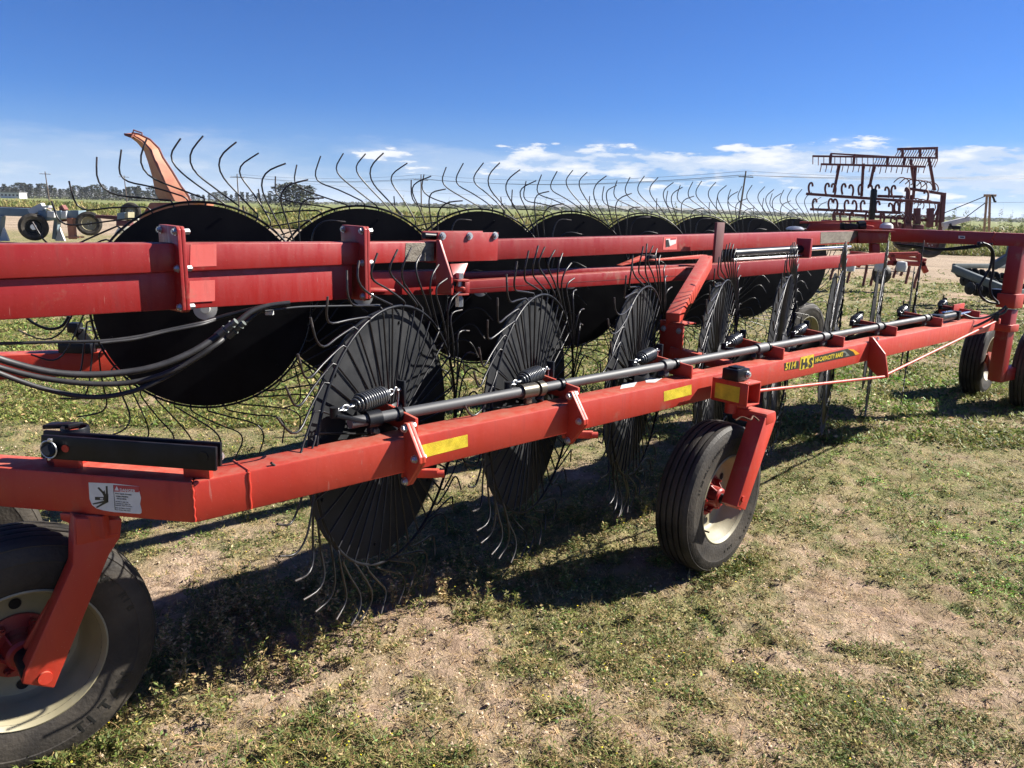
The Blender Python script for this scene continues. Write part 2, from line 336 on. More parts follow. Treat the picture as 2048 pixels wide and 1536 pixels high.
def groundmat():
    M=bpy.data.materials.new('sandy soil with thatch'); M.use_nodes=True; nt=M.node_tree; b=nt.nodes['Principled BSDF']; L=nt.links.new
    geo_=nt.nodes.new('ShaderNodeNewGeometry')
    def noise(s,d=6,ro=.6):
        n=nt.nodes.new('ShaderNodeTexNoise'); n.inputs['Scale'].default_value=s;n.inputs['Detail'].default_value=d;n.inputs['Roughness'].default_value=ro; L(geo_.outputs['Position'],n.inputs['Vector']); return n.outputs['Fac']
    def mr(v,a,c,x=0.,y=1.):
        n=nt.nodes.new('ShaderNodeMapRange'); n.inputs[1].default_value=a;n.inputs[2].default_value=c;n.inputs[3].default_value=x;n.inputs[4].default_value=y; L(v,n.inputs[0]); return n.outputs[0]
    def mix(f,a,c):
        n=nt.nodes.new('ShaderNodeMix'); n.data_type='RGBA'; L(f,n.inputs[0])
        for i,v in ((6,a),(7,c)):
            if isinstance(v,tuple): n.inputs[i].default_value=(*v,1)
            else: L(v,n.inputs[i])
        return n.outputs[2]
    def attr(n_):
        n=nt.nodes.new('ShaderNodeAttribute'); n.attribute_name=n_; return n.outputs['Fac']
    def mul(a,c):
        n=nt.nodes.new('ShaderNodeMath'); n.operation='MULTIPLY'; L(a,n.inputs[0]); L(c,n.inputs[1]); return n.outputs[0]
    soil=mix(mr(noise(1.1,5),.35,.65),(.35,.245,.17),(.50,.375,.27))
    soil=mix(mr(noise(14,6,.7),.42,.62,0,.7),soil,(.20,.135,.09))
    soil=mix(mr(noise(3.1,6,.75),.46,.60,0,.6),soil,(.19,.15,.075))
    soil=mix(mr(noise(120,3,.6),.60,.72,0,.7),soil,(.50,.42,.33))
    th=mix(mr(noise(45,6,.75),.38,.62),(.13,.12,.05),(.36,.31,.15))
    th=mix(mr(noise(5,4),.4,.6,0,.8),th,(.09,.12,.035))
    c=mix(mul(attr('g'),mr(noise(9,5,.7),.30,.55,.35,1)),soil,th)
    rd=mix(mr(noise(.35,6,.7),.4,.6),(.36,.28,.2),(.26,.2,.14))
    c=mix(attr('rd'),c,rd)
    fld=mix(mr(noise(.12,8,.75),.4,.6),(.11,.14,.035),(.19,.19,.075))
    c=mix(attr('fld'),c,fld)
    L(c,b.inputs['Base Color']); b.inputs['Roughness'].default_value=.95; b.inputs['Specular IOR Level'].default_value=.15
    bp=nt.nodes.new('ShaderNodeBump'); bp.inputs['Strength'].default_value=.9; bp.inputs['Distance'].default_value=.025
    bp2=nt.nodes.new('ShaderNodeBump'); bp2.inputs['Strength'].default_value=.6; bp2.inputs['Distance'].default_value=.03
    L(noise(70,5,.7),bp.inputs['Height']); L(noise(16,5,.65),bp2.inputs['Height']); L(bp2.outputs[0],bp.inputs['Normal']); L(bp.outputs[0],b.inputs['Normal'])
    return M
M_SOIL=groundmat()
ys=[-60,-40,-25,-15,-9,-5,-3,-1.5,-.5,.3,.8]
y_=1.0; st=.014
while y_<4100: ys.append(y_); y_+=st; st*= 1.0052 if y_<6 else 1.012 if y_<14 else 1.07
ys=np.array(ys); us=np.linspace(-1,1,460); us=np.sign(us)*(.22*np.abs(us)+.78*np.abs(us)**2.6)
YY=np.repeat(ys[:,None],len(us),1); XX=us[None,:]*np.maximum(14+1.5*np.maximum(YY,0),60*(YY<-2))+.25*np.maximum(YY,0)*(1-np.abs(us[None,:]))
GZ=gheight(XX,YY)
rdA=sstep(YY-road_y(XX)+ (fbm(XX*.3,YY*.3,31,3)-.5)*8,-2,2)*(1-sstep(YY-field_y(XX),-1,1)); flA=sstep(YY-field_y(XX),-1,1)
g_o=bpy.data.objects.new('ground',grid_mesh('ground',XX,YY,GZ,{'g':greenmask(XX,YY),'rd':rdA,'fld':flA},M_SOIL)); COL.objects.link(g_o); tag(g_o,kind='structure')

# ---- loose ground cover built leaf by leaf
def leaves(P,D,Up,L_,Wd,C):
    """diamond leaves: P base, D direction, Up leaf normal-ish, length, width"""
    Sd=np.cross(D,Up); Sd/=np.linalg.norm(Sd,axis=1,keepdims=True)+1e-9
    a=P; b=P+D*(L_*.5)[:,None]+Sd*(Wd*.5)[:,None]; c=P+D*L_[:,None]-Up*(L_*.08)[:,None]; d=P+D*(L_*.5)[:,None]-Sd*(Wd*.5)[:,None]
    V=np.stack([a,b,c,d],1).reshape(-1,3); Fq=np.arange(len(V)).reshape(-1,4); return V,Fq,np.repeat(C,4,0)
def blades(P,D,L_,Wd,droop,C):
    H=np.stack([-D[:,1],D[:,0],np.zeros(len(D))],1); H/=np.linalg.norm(H,axis=1,keepdims=True)+1e-6; s=H*(Wd*.5)[:,None]
    hd=D.copy(); hd[:,2]=0
    m1=P+D*(L_*.5)[:,None]; t=P+D*(L_*.92)[:,None]+hd*(L_*droop)[:,None]; t[:,2]-=L_*droop*.5
    V=np.stack([P-s,P+s,m1+s*.8,m1-s*.8,t+s*.15,t-s*.15],1).reshape(-1,3); k=np.arange(len(P))[:,None]*6
    Fq=np.concatenate([k+np.array([[0,1,2,3]]),k+np.array([[3,2,4,5]])],0); return V,Fq,np.repeat(C,6,0)
def rdir(n,zlo,zhi):
    a=rng.uniform(0,2*np.pi,n); z=rng.uniform(zlo,zhi,n); h=np.sqrt(np.maximum(0,1-z*z)); return np.stack([h*np.cos(a),h*np.sin(a),z],1)
def pick(cols,n,jit=.25):
    c=np.array(cols)[rng.integers(0,len(cols),n)]; return np.clip(np.array([1.16,1.05,.9])*c*rng.uniform(1-jit,1+jit,(n,1))*rng.uniform(.92,1.08,(n,3)),0.004,1)
class Acc:
    def __init__(s): s.V=[];s.F=[];s.C=[];s.k=0
    def add(s,t): V,Fq,C=t; s.V.append(V); s.F.append(Fq+s.k); s.C.append(C); s.k+=len(V)
    def obj(s,name,label,cat,m_=None):
        me=qmesh(name,np.concatenate(s.V),np.concatenate(s.F),m_ or M_LEAF,np.concatenate(s.C)); o=bpy.data.objects.new(name,me); COL.objects.link(o); return tag(o,label,cat,kind='stuff')
def scatter(n,y0,y1,power=2.0,wide=.82,marg=1.2):
    u=rng.uniform(0,1,n); p=1-power; y=(y0**p+u*(y1**p-y0**p))**(1/p); x=rng.uniform(-1,1,n)*(wide*y+marg)+.05*y; return x,y
GREEN=[(.085,.14,.03),(.12,.17,.04),(.06,.10,.028),(.16,.19,.055),(.10,.14,.045)]
OLIVE=[(.18,.17,.07),(.25,.22,.10),(.14,.15,.05)]
DRY=[(.42,.33,.19),(.33,.25,.14),(.50,.41,.26),(.26,.19,.11)]
# low broad leaved weeds
A_=Acc()
def weedclumps(nc,y0,y1,thr,per,size,lf,lush=False):
    x,y=scatter(nc,y0,y1); g=greenmask(x,y); keep=rng.uniform(0,1,nc)<(thr+(1-thr)*g)*(.25+.75*g)
    x=x[keep];y=y[keep];g=g[keep]; n=len(x); sc=size*rng.uniform(.5,1.35,n)*(1+.05*np.maximum(y-4,0))
    k=per; X=np.repeat(x,k);Y=np.repeat(y,k);Sc=np.repeat(sc,k); N=len(X)
    rr=np.sqrt(rng.uniform(0,1,N))*Sc; a=rng.uniform(0,6.283,N); px=X+rr*np.cos(a);py=Y+rr*np.sin(a)
    pz=gheight(px,py)+rng.uniform(0,.55,N)*Sc*(1-(rr/Sc)**2)*.9+.002
    D=rdir(N,-.1,.75); Up=rdir(N,.35,1.); L_=lf*rng.uniform(.6,1.5,N)*(1+.09*np.maximum(Y-3,0)); 
    cc=np.array(GREEN)[rng.integers(0,5,n)]; ol=rng.uniform(0,1,n)<(.42-.25*np.minimum(1,np.maximum(0,(y-3)/5))); cc[ol]=np.array(OLIVE)[rng.integers(0,3,ol.sum())]
    C=np.repeat(cc,k,0)*(np.array([1.05,1.03,.88])*(1-.0*k))*rng.uniform(.55,1.8,(N,1))*(1+np.array([.1,.75,0.])*lushmask(X,Y)[:,None]); dry=rng.uniform(0,1,N)<.10; C[dry]=pick(DRY,dry.sum())
    A_.add(leaves(np.stack([px,py,pz],1),D,Up,L_,L_*rng.uniform(.35,.6,N),C))
    # stems
    ks=3; X=np.repeat(x,ks);Y=np.repeat(y,ks);Sc=np.repeat(sc,ks);N=len(X); D=rdir(N,.15,.7)
    A_.add(blades(np.stack([X,Y,gheight(X,Y)],1),D,Sc*rng.uniform(.8,1.3,N),np.full(N,.0022)*(1+.1*Y),np.full(N,.15),pick([(.2,.15,.07),(.13,.13,.05)],N)))
weedclumps(26000,1.3,6.5,.24,12,.032,.0105)
weedclumps(3800,1.6,6.5,.0,34,.075,.014)
weedclumps(19000,5.5,24,.10,12,.075,.024)
# grass tufts
def tufts(nc,y0,y1,per,h,cols,thr,wd=.0022,spread=.02,wide=.82,zlo=.25,mask=None,droop=.25):
    x,y=scatter(nc,y0,y1,wide=wide); g=greenmask(x,y) if mask is None else mask(x,y); keep=rng.uniform(0,1,nc)<thr+(1-thr)*g; x=x[keep];y=y[keep];n=len(x)
    hs=h*rng.uniform(.5,1.4,n); X=np.repeat(x,per)+rng.normal(0,spread,n*per);Y=np.repeat(y,per)+rng.normal(0,spread,n*per);N=len(X)
    D=rdir(N,zlo,.95); C=np.repeat(pick(cols,n,.15),per,0)*rng.uniform(.75,1.3,(N,1))
    A_.add(blades(np.stack([X,Y,gheight(X,Y)-.003],1),D,np.repeat(hs,per)*rng.uniform(.6,1.2,N),wd*rng.uniform(.7,1.4,N)*(1+.16*np.maximum(Y-3,0)),rng.uniform(0,droop*2,N),C))
tufts(19000,1.3,7,8,.034,GREEN+OLIVE+OLIVE,.28)
tufts(22000,1.3,7,7,.032,DRY,.50)
tufts(1500,1.8,9,14,.08,GREEN+OLIVE,.0,.0026,.018)
tufts(20000,5.5,26,7,.075,[(.22,.25,.07),(.17,.21,.055),(.30,.30,.12),(.13,.17,.045)],.12,.004,.04)
A_.obj('weed_cover','low green and olive weeds and short grass scattered over the sandy soil','ground cover')
# taller feathery weeds and dry stalks under and beside the machine
A_=Acc()
def feather(x,y,h,nst,cols):
    z=float(gheight(np.array([x]),np.array([y]))[0])
    for _ in range(nst):
        a=random.uniform(0,6.28); t=random.uniform(.15,.6); d=np.array([math.cos(a)*t,math.sin(a)*t,1.]); d/=np.linalg.norm(d); L0=h*random.uniform(.6,1.1)
        base=np.array([[x+random.gauss(0,.02),y+random.gauss(0,.02),z]]); A_.add(blades(base,d[None],np.array([L0]),np.array([.003]),np.array([.1]),pick([(.17,.15,.06)],1)))
        n=int(14+h*60); s=rng.uniform(.15,1,n); P=base+d*(s*L0*.95)[:,None]; D=rdir(n,-.1,.8); A_.add(leaves(P,D,rdir(n,.3,1),rng.uniform(.012,.026,n),rng.uniform(.004,.009,n),pick(cols,n)))
for _ in range(150):
    e=random.uniform(-.2,3.2); n=random.uniform(-.95,-.15); p=W(e,n,0); feather(p.x,p.y,random.uniform(.06,.17),random.randint(3,6),GREEN+OLIVE+OLIVE+DRY[:1])
for _ in range(60):
    e=random.uniform(.0,1.3); n=random.uniform(-.9,-.3); p=W(e,n,0); feather(p.x,p.y,random.uniform(.08,.2),4,OLIVE+DRY)
for (cx_,cy_) in ((.952,3.442),(-1.433,2.035),(4.523,7.349),(4.68,6.83)):
    for _ in range(34):
        e=random.uniform(-.24,.24); n=random.choice((-1,1))*random.uniform(.10,.17); feather(cx_+E_.x*e+N_.x*n,cy_+E_.y*e+N_.y*n,random.uniform(.03,.07),4,GREEN+OLIVE)
for _ in range(240):
    y=random.uniform(1.9,12); x=random.uniform(-.8,.8)*y; 
    if greenmask(np.array([x]),np.array([y]))[0]>.5: feather(x,y,random.uniform(.04,.09)+.006*y,3,GREEN+OLIVE)
A_.obj('feathery_weeds','taller feathery weeds with thin stems growing under the red beam','ground cover')
A_=Acc(); x,y=scatter(15000,1.3,14); N=len(x); D=rdir(N,-.05,.22)
A_.add(blades(np.stack([x,y,gheight(x,y)+.004],1),D,rng.uniform(.012,.075,N),rng.uniform(.0012,.0034,N),rng.uniform(-.3,.3,N),pick(DRY,N)))
A_.obj('dry_straw','pale dry straw bits and broken stalks lying on the bare sand','straw')
A_=Acc(); x,y=scatter(1500,1.6,20); k=greenmask(x,y)>.6; x=x[k];y=y[k];N=len(x)
A_.add(leaves(np.stack([x,y,gheight(x,y)+rng.uniform(.02,.05,N)],1),rdir(N,-.1,.2),rdir(N,.7,1),.006*(1+.1*y),.006*(1+.1*y),pick([(.75,.66,.04)],N,.15)))
A_.obj('yellow_flowers','tiny yellow flowers dotted among the low green weeds','flowers')
# small clods
bm=bmesh.new(); bmesh.ops.create_icosphere(bm,subdivisions=1,radius=1); ico_v=np.array([v.co[:] for v in bm.verts]); ico_f=[[v.index for v in f.verts] for f in bm.faces]; bm.free()
x,y=scatter(20000,1.3,8); k=fbm(x*1.7,y*1.7,55,3)>.40; x=x[k];y=y[k];N=len(x); s=.0022+.0048*rng.uniform(0,1,N)**2*(1+.1*y)
V=(ico_v[None]*rng.uniform(.6,1.2,(N,12,1))*s[:,None,None]*np.array([1,1,.7])+np.stack([x,y,gheight(x,y)+s*.25],1)[:,None]).reshape(-1,3)
Fc=(np.array([f+[f[2]] for f in ico_f])[None]+np.arange(N)[:,None,None]*12).reshape(-1,4)
me=bpy.data.meshes.new('soil_clods'); me.from_pydata(V.tolist(),[],[f[:3] for f in Fc.tolist()]); me.materials.append(mat('dry soil clod',(.52,.40,.28),.95,var=.5,vscale=30)); o=bpy.data.objects.new('soil_clods',me); COL.objects.link(o); tag(o,'small dry clods and pebbles strewn over the bare sand','clods',kind='stuff')

# ------------------------------------------------------------------ the hay rake: one machine, one thing
RK=empty('hay_rake',(1.2,4.4,0)); tag(RK,'long red wheel rake with black tine wheels filling the foreground','hay rake')
def child(o): o.parent=RK; o.matrix_parent_inverse=Matrix.Translation(RK.location).inverted(); return o
def part(mb,name,mats,label=None,sharp=28):
    o=mb.obj(name,mats,None,sharp); child(o); 
    if label: o['label']=label
    return o
def sub(mb,name,mats,par,sharp=28): return mb.obj(name,mats,par,sharp)
def group_(name): raise RuntimeError
bolt_me=None
def bolt(p,ax,r=.011,par=None,h=.009):
    """hex bolt head with washer; p on the surface, ax outwards"""
    b=MB(); p=Vector(p); ax=Vector(ax).normalized()
    b.cyl(p,p+ax*.002,r*1.25,14); b.cyl(p+ax*.002,p+ax*(.002+h),r,6); b.cyl(p+ax*(.002+h),p+ax*(.006+h),r*.55,10)
    return part(b,'bolt',M_ZINC) if par is None else sub(b,'bolt',M_ZINC,par)
def sideways(v): return Vector(v)

# ---- near wing: long beam with the short front beam
D2=(Vector((-1.437,2.055,0))-Vector((-.862,1.976,0))).normalized(); N2=Vector((D2.y,-D2.x,0))   # N2 points away from the camera
ZB,ZT=.78,.90; BW=.108
inner=A0+E_*0; 
# inner corner from offsetting both lines
def isect(p,d,q,e): 
    t=((q-p).x*e.y-(q-p).y*e.x)/(d.x*e.y-d.y*e.x); return p+d*t
IC=isect(A0-N_*BW,E_,A0+N2*BW,D2)
LE=6.33
b=MB(); o1=[W(.0,0,ZB),W(LE,0,ZB),W(LE,-BW,ZB),Vector((IC.x,IC.y,ZB))]
b.poly(o1,Z*(ZT-ZB),.007)
part(b,'wing_beam',M_RED,'long red square beam running diagonally back on the near side')
b=MB(); q=A0+D2*2.3
b.poly([Vector((A0.x,A0.y,ZB)),Vector((IC.x,IC.y,ZB)),Vector((q.x,q.y,ZB))+N2*BW,Vector((q.x,q.y,ZB))][::-1],Z*(ZT-ZB),.006)
part(b,'front_beam',M_RED)
# weld bead on the beam and ragged corner weld
b=MB(); e0=eof(onN(499,975,0)); b.tube([W(e0+.0012*math.sin(i*1.3),.001,ZB+.004+i*.0112) for i in range(11)],.0045,8)
b.tube([W(e0,-BW*i/6,ZT+.0005) for i in range(7)],.0035,6)
part(b,'weld_bead',M_RED)
b=MB(); b.tube([Vector((A0.x,A0.y,ZB+.006+i*.009))+Vector((.0015*math.sin(i*2.1),-.001,0)) for i in range(13)],.0035,6); part(b,'weld_bead',M_RED)

# ---- linkage bars on the front beam
def onD(x,y,off): return onplane(x,y,A0+N2*off,N2)
for off,xs_ in ((.022,((81,869),(431,890),(431,938),(81,916))),(.062,((86,866),(441,887),(441,935),(86,913)))):
    q=[onD(x,y,off) for x,y in xs_]; u=(q[1]-q[0]).normalized()
    lo=[Vector((p.x,p.y,z)) for p,z in zip(q,(.997,.997,.928,.928))]
    b=MB(); b.slab(lo,N2*.012,.003); lb=part(b,'link_bar',M_BLK)
    if off<.03:
        c=onD(407,913,off); sub(MB().cyl(c-N2*.003,c+N2*.001,.014,20),'pin_head',M_BLK,lb)
        c=onD(131,897,off); sub(MB().cyl(c-N2*.002,c+N2*.001,.011,16),'pin_hole',M_RED,lb)
for x0,x1 in ((106,157),(364,418)):
    for off in (.036,):
        a_=onD(x0,925,off);c_=onD(x1,935,off)
        b=MB(); b.slab([Vector((a_.x,a_.y,ZT-.002)),Vector((c_.x,c_.y,ZT-.002)),Vector((c_.x,c_.y,.985)),Vector((a_.x,a_.y,.985))],N2*.022,.004); part(b,'lug_plate',M_RED)
a_=onD(419,890,.0)
c=onD(97,899,.008); b=MB(); b.lathe([(.0245+.0022*math.cos(t),.0022*math.sin(t)) for t in np.linspace(0,2*math.pi,8,endpoint=False)],c,-N2,36,closed=True); part(b,'ring_pin',M_ZINC)
b=MB(); b.cyl(onD(97,899,.0),onD(97,899,.09),.0165,20); part(b,'pivot_pin',M_BLK)
b=MB(); b.cyl(onD(98,916,.012)-Z*.006,onD(98,916,.012)+Z*.004,.004,8); part(b,'cotter',M_ZINC)
c=onD(100,880,.004); b=MB(); b.box(c,.011,.008,.008,(D2,N2,Z),.001); part(b,'pin_clip',M_ZINC)
bolt(onD(437,912,.075),-D2,.012)
# collar with dished top standing behind the bars
c=atz(150,858,.995); b=MB(); b.lathe([(.0,-.012),(.028,-.012),(.030,.006),(.036,.008),(.038,.004),(.038,-.075),(.0,-.075)],c,Z,40); part(b,'pivot_cap',M_BLK)
b=MB(); b.lathe([(0,.0),(.024,0),(.026,-.004)],c-Z*.006,Z,24); part(b,'pivot_top',M_RED)
b=MB(); b.poly([c+D2*.02-Z*.0,c+D2*.095-N2*.012-Z*.004,c+D2*.095+N2*.03-Z*.004,c+D2*.0+N2*.037],Z*.012,.002); part(b,'pivot_tongue',M_BLK)
b=MB(); c2=Vector((c.x,c.y,.91))+D2*.02; b.box(c2,.11,.07,.04,(D2,N2,Z),.004); part(b,'pivot_base',M_RED)

# ---- warning decal on the front beam
P1=lambda x,y,o_=-.0006: onD(x,y,o_)
tl,tr,br,bl=P1(177,966),P1(280,973),P1(283,1028),P1(186,1018)
outl=[P1(*p) for p in ((177,965),(226,967),(279,973),(278,981),(282,996),(280,1008),(283,1020),(283,1026),(280,1028),(226,1024),(207,1021),(193,1017),(184,1010),(179,998),(178,980))]
b=MB(); b.poly(outl,N2*.0005); dec=part(b,'warning_decal',M_WHITE)
X2=-D2; 
def flat(name,pts,m_,o_=-.0011,par=None,P=P1,dn=None): 
    b=MB(); b.poly([P(x,y,o_) for x,y in pts],(dn or N2)*.0004); return sub(b,name,m_,par or dec)
def c2s(x,y): return (120+x/5.12,830+y/5.12)
flat('red_header',[c2s(*p) for p in ((546,716),(816,733),(806,792),(546,784))],M_DRED)
flat('divider_line',[c2s(*p) for p in ((543,716),(547,716),(566,972),(561,972))],M_DECB)
for pts in (((382,748),(398,738),(470,812),(455,826)),((468,728),(486,728),(494,890),(470,890)),((430,800),(455,770),(462,800),(452,838)),((358,838),(456,842),(456,874),(358,870)),
            ((332,906),(470,872),(494,890),(340,918)),((366,942),(476,876),(496,892),(378,954)),((444,820),(494,812),(494,896),(452,880))):
    flat('pinch_symbol',[c2s(*p) for p in pts],M_DECB)
flat('pinch_hole',[c2s(*p) for p in ((410,850),(440,852),(440,866),(410,864))],M_WHITE,-.0016)
flat('alert_triangle',[c2s(*p) for p in ((580,728),(604,774),(558,772))],M_WHITE,-.0016)
sl_=(P1(816,733)-P1(546,716)).normalized()
def dtext(body,px,py,size,m_,bold=.02,xs=1.):
    p=P1(*c2s(px,py),-.0014); text(body,size,m_,p,X2,Z+ (-D2)*0,'decal_text',dec,.0001,bold,xs=xs)
MPP=.00117*2.06/ (1.0)  # metres per photo pixel on this face
dtext('DANGER',612,780,.0115,M_WHITE,.03,1.0)
y0=806
for i,(s_,yy) in enumerate((('STAY CLEAR OF RAKE',808),(' WHEN OPENING',834),('   OR CLOSING.',858))): dtext(s_,566,yy+2,.0049,M_DECB,.03,1.0)
for i,(s_,yy) in enumerate((('FAILURE TO HEED THIS',888),('WARNING MAY RESULT IN',908),('PERSONAL INJURY OR DEATH',926),('KEEP CLOTHING, YOURSELF',952),('AND OTHERS WELL CLEAR.',972))): dtext(s_,568,yy+2,.0037,M_DECB,.02,1.0)

# ---- bearing plates (fins), torque tube, collars
TN,TZ,TR=-.092,.957,.0195
fin_px=[(829,832),(1155,758),(1383,722),(1567,688),(1688,665),(1794,644),(1885,630),(1960,615)]
FE=[eof(onN(x,y,-.006)) for x,y in fin_px]
print('FE',[round(v,2) for v in FE])
for i,fe in enumerate(FE):
    b=MB(); zt=.972
    b.poly([W(fe,-.29,.905),W(fe,-.30,.945),W(fe,-.27,zt+.008),W(fe,-.002,zt-.012),W(fe,-.002,ZT+.001)],E_*.012,.0018)
    part(b,'bearing_plate',M_RED); b=MB(); b.tube([W(fe-.003+.0012*math.sin(k_*2.2),-.1+k_*.0065,ZT+.002) for k_ in range(15)],.0034,6); part(b,'weld_bead',M_RED)
    b=MB(); b.box(W(fe+.1,-.1,ZT+.006),.16,.09,.012,(E_,N_,Z),.002); 
    if i>1: part(b,'beam_saddle',M_RED)
segs=[(eof(onN(700,845,TN)),FE[0]-.02)]+[(FE[i]+.012,FE[i+1]-.03) for i in range(6)]
for i,(a_,c_) in enumerate(segs):
    if i==0: b=MB(); b.cyl(W(a_,TN,TZ),W(FE[0],TN,TZ),TR,28); part(b,'torque_tube',M_PIPE,'short capped end of the dark pipe'); b=MB(); b.cyl(W(a_-.001,TN,TZ),W(a_+.001,TN,TZ),TR*.96,28); part(b,'tube_cap',M_GREYCAP if 'M_GREYCAP' in globals() else M_ZINC); continue
    b=MB(); b.cyl(W(a_,TN,TZ),W(FE[i],TN,TZ),TR,28); part(b,'torque_tube',M_PIPE)
def collar(e,l=.045,r=.0285,m_=M_BLK,flange=True):
    b=MB(); b.lathe([(TR,-l/2),(r,-l/2),(r,l/2),(TR,l/2)],W(e,TN,TZ),E_,32)
    if flange: b.lathe([(TR,l/2+.012),(r+.002,l/2+.012),(r+.002,l/2+.04),(TR,l/2+.04)],W(e,TN,TZ),E_,32)
    c=W(e,TN,TZ); b.box(c-Z*.036,.03,.02,.03,(E_,N_,Z),.002)
    return part(b,'collar',m_)
collar(segs[0][0]+.085,.05,flange=False)
M_BRZ=mat('dark bronze collar',(.09,.08,.06),.35,metal=.6,var=.4,vscale=10)
collar(eof(onN(1056,776,TN)),.075,.0285,M_BRZ)
for i in range(2,7): collar(FE[i]-.075 if i>1 else 0,.05 if i!=3 else .09,.0275,M_PIPE,False)
for i in range(7):
    b=MB(); c=W(FE[i]-.005,TN,TZ); b.lathe([(TR,-.01),(TR+.006,-.01),(TR+.006,.004),(TR,.004)],c,E_,24); part(b,'bearing_ring',M_BLK)

# ---- front clamp plates with bolts (two of them)
for k,(ps,ee) in enumerate(((((772,826),(781,829),(841,912),(836,922),(784,977),(772,972)),eof(onN(839,913,.087))),(((1117,767),(1126,769),(1170,828),(1167,838),(1110,887),(1098,880)),eof(onN(1168,836,.087))))):
    pts=[onE(x,y,ee) for x,y in ps]; nz=[((p-A0).dot(N_),p.z) for p in pts]
    print('clamp',[(round(a,3),round(b_,3)) for a,b_ in nz])
    nz=[(-.005,.952),(.012,.954),(.087,.855),(.087,.835),(.012,.738),(-.012,.738)] if k==0 else [(-.005,.952),(.012,.954),(.087,.855),(.087,.835),(.012,.738),(-.012,.738)]
    for off in (0,.0135):
        b=MB(); b.poly([W(ee+off,n_,z_) for n_,z_ in nz],E_*.0125,.0015); part(b,'clamp_plate',M_RED)
    for n_,z_ in ((.004,.935),(.062,.845),(.006,.753)): bolt(W(ee,n_,z_),-E_,.0115)
    bolt(W(ee+.027,.062,.846),E_,.0115); bolt(W(ee+.027,.004,.94),E_,.0115)
    b=MB(); b.beam(W(ee+.02,-.05,ZB-.018),W(ee+.02+.10,.03,ZB-.018),.022,.03,bevel=.004); b.cyl(W(ee+.11,.03,ZB-.018),W(ee+.13,.045,ZB-.018),.013,14); part(b,'clamp_foot',M_RED)

# ---- reflectors and maker's decal on the outer face
def facequad(name,pts,m_,o_=.0008,par=None):
    b=MB(); b.poly([onN(x,y,o_) for x,y in pts],N_*-.0004); return part(b,name,m_) if par is None else sub(b,name,m_,par)
facequad('yellow_reflector',((836,892),(935,869),(936,893),(838,918)),M_YEL)
facequad('yellow_reflector',((1328,783),(1383,769),(1383,789),(1328,803)),M_YEL)
def d2(x,y): return (1500+x/6.827,680+y/6.827)
dec2=facequad('maker_decal',[d2(*p) for p in ((468,318),(668,285),(668,388),(472,420))],M_DECB)
facequad('decal_band',[d2(*p) for p in ((872,228),(1330,118),(1440,138),(1495,190),(1440,210),(872,330))],M_DECB,.001,dec2)
facequad('decal_box',[d2(*p) for p in ((692,236),(874,194),(864,370),(676,412))],M_YEL,.0014,dec2)
facequad('decal_tip',[d2(*p) for p in ((1330,120),(1420,130),(1497,188),(1440,206),(1410,160))],mat('amber decal',(.75,.36,.02),.4),.0016,dec2)
facequad('decal_arc',[d2(*p) for p in ((1240,150),(1300,146),(1362,212),(1300,224),(1318,190))],mat('grey decal',(.16,.18,.16),.4),.0016,dec2)
def ftext(body,x,y,h,m_,xs=1.,bold=.02,o_=.002,sx=0):
    p=onN(*d2(x,y),o_); text(body,h,m_,p,E_,Z,'decal_text',dec2,.0001,bold,xs=xs,sx=sx)
ftext('5114',478,410,.055,M_YEL,1.0,.035,.0022,.08)
ftext('H',694,392,.072,M_DECB,1.15,.05,.0024); ftext('&',765,368,.036,M_DECB,.9,.03,.0024); ftext('S',800,372,.072,M_DECB,1.25,.05,.0024)
ftext('HI-CAPACITY RAKE',884,306,.036,M_YEL,1.05,.03,.0022,.12)
# small worn stickers on the top face
for pts in (((1244,768),(1275,763),(1268,773),(1240,778)),((1290,757),(1325,756),(1310,765),(1292,765))):
    b=MB(); b.poly([atz(x,y,ZT+.0008) for x,y in pts],Z*.0004); part(b,'worn_sticker',M_PALE)

# ---- stub tube for the middle caster
se=eof(onN(1475,775,.1)); 
b=MB(); s0=W(se,.0,.81); HT=.054; th=.007
eS=eof(onN(1478,770,.02))
STUBC=onN(1507,776,.215); eS=eof(STUBC); zS=.845
for dz,dy,ww,hh in ((HT-th/2,0,2*HT,th),(-HT+th/2,0,2*HT,th)): b.box(W(eS,.125,zS+dz),ww,.19,hh,(E_,N_,Z),.0015)
for de in (HT-th/2,-HT+th/2): b.box(W(eS+de,.125,zS),th,.19,2*HT-2*th,(E_,N_,Z),.0015)
stub=part(b,'stub_tube',M_RED)
b=MB(); b.box(W(eS-HT-.0012,.115,zS-.004),.0012,.13,.072,(E_,N_,Z)); sub(b,'reflector_tape',M_YEL,stub)
b=MB(); b.box(W(eS-.02,.13,zS+HT+.03),.10,.085,.055,(E_,N_,Z),.006); b.box(W(eS-.02,.13,zS+HT+.06),.06,.05,.01,(E_,N_,Z),.002); stopb=part(b,'stop_block',M_BLK)
bolt(W(eS+.01,.173,zS+HT+.03),N_,.014,stopb)
b=MB(); b.cyl(W(eS-.02,.12,zS-HT-.05),W(eS-.02,.12,zS-HT),.028,20); part(b,'spindle',M_RED)

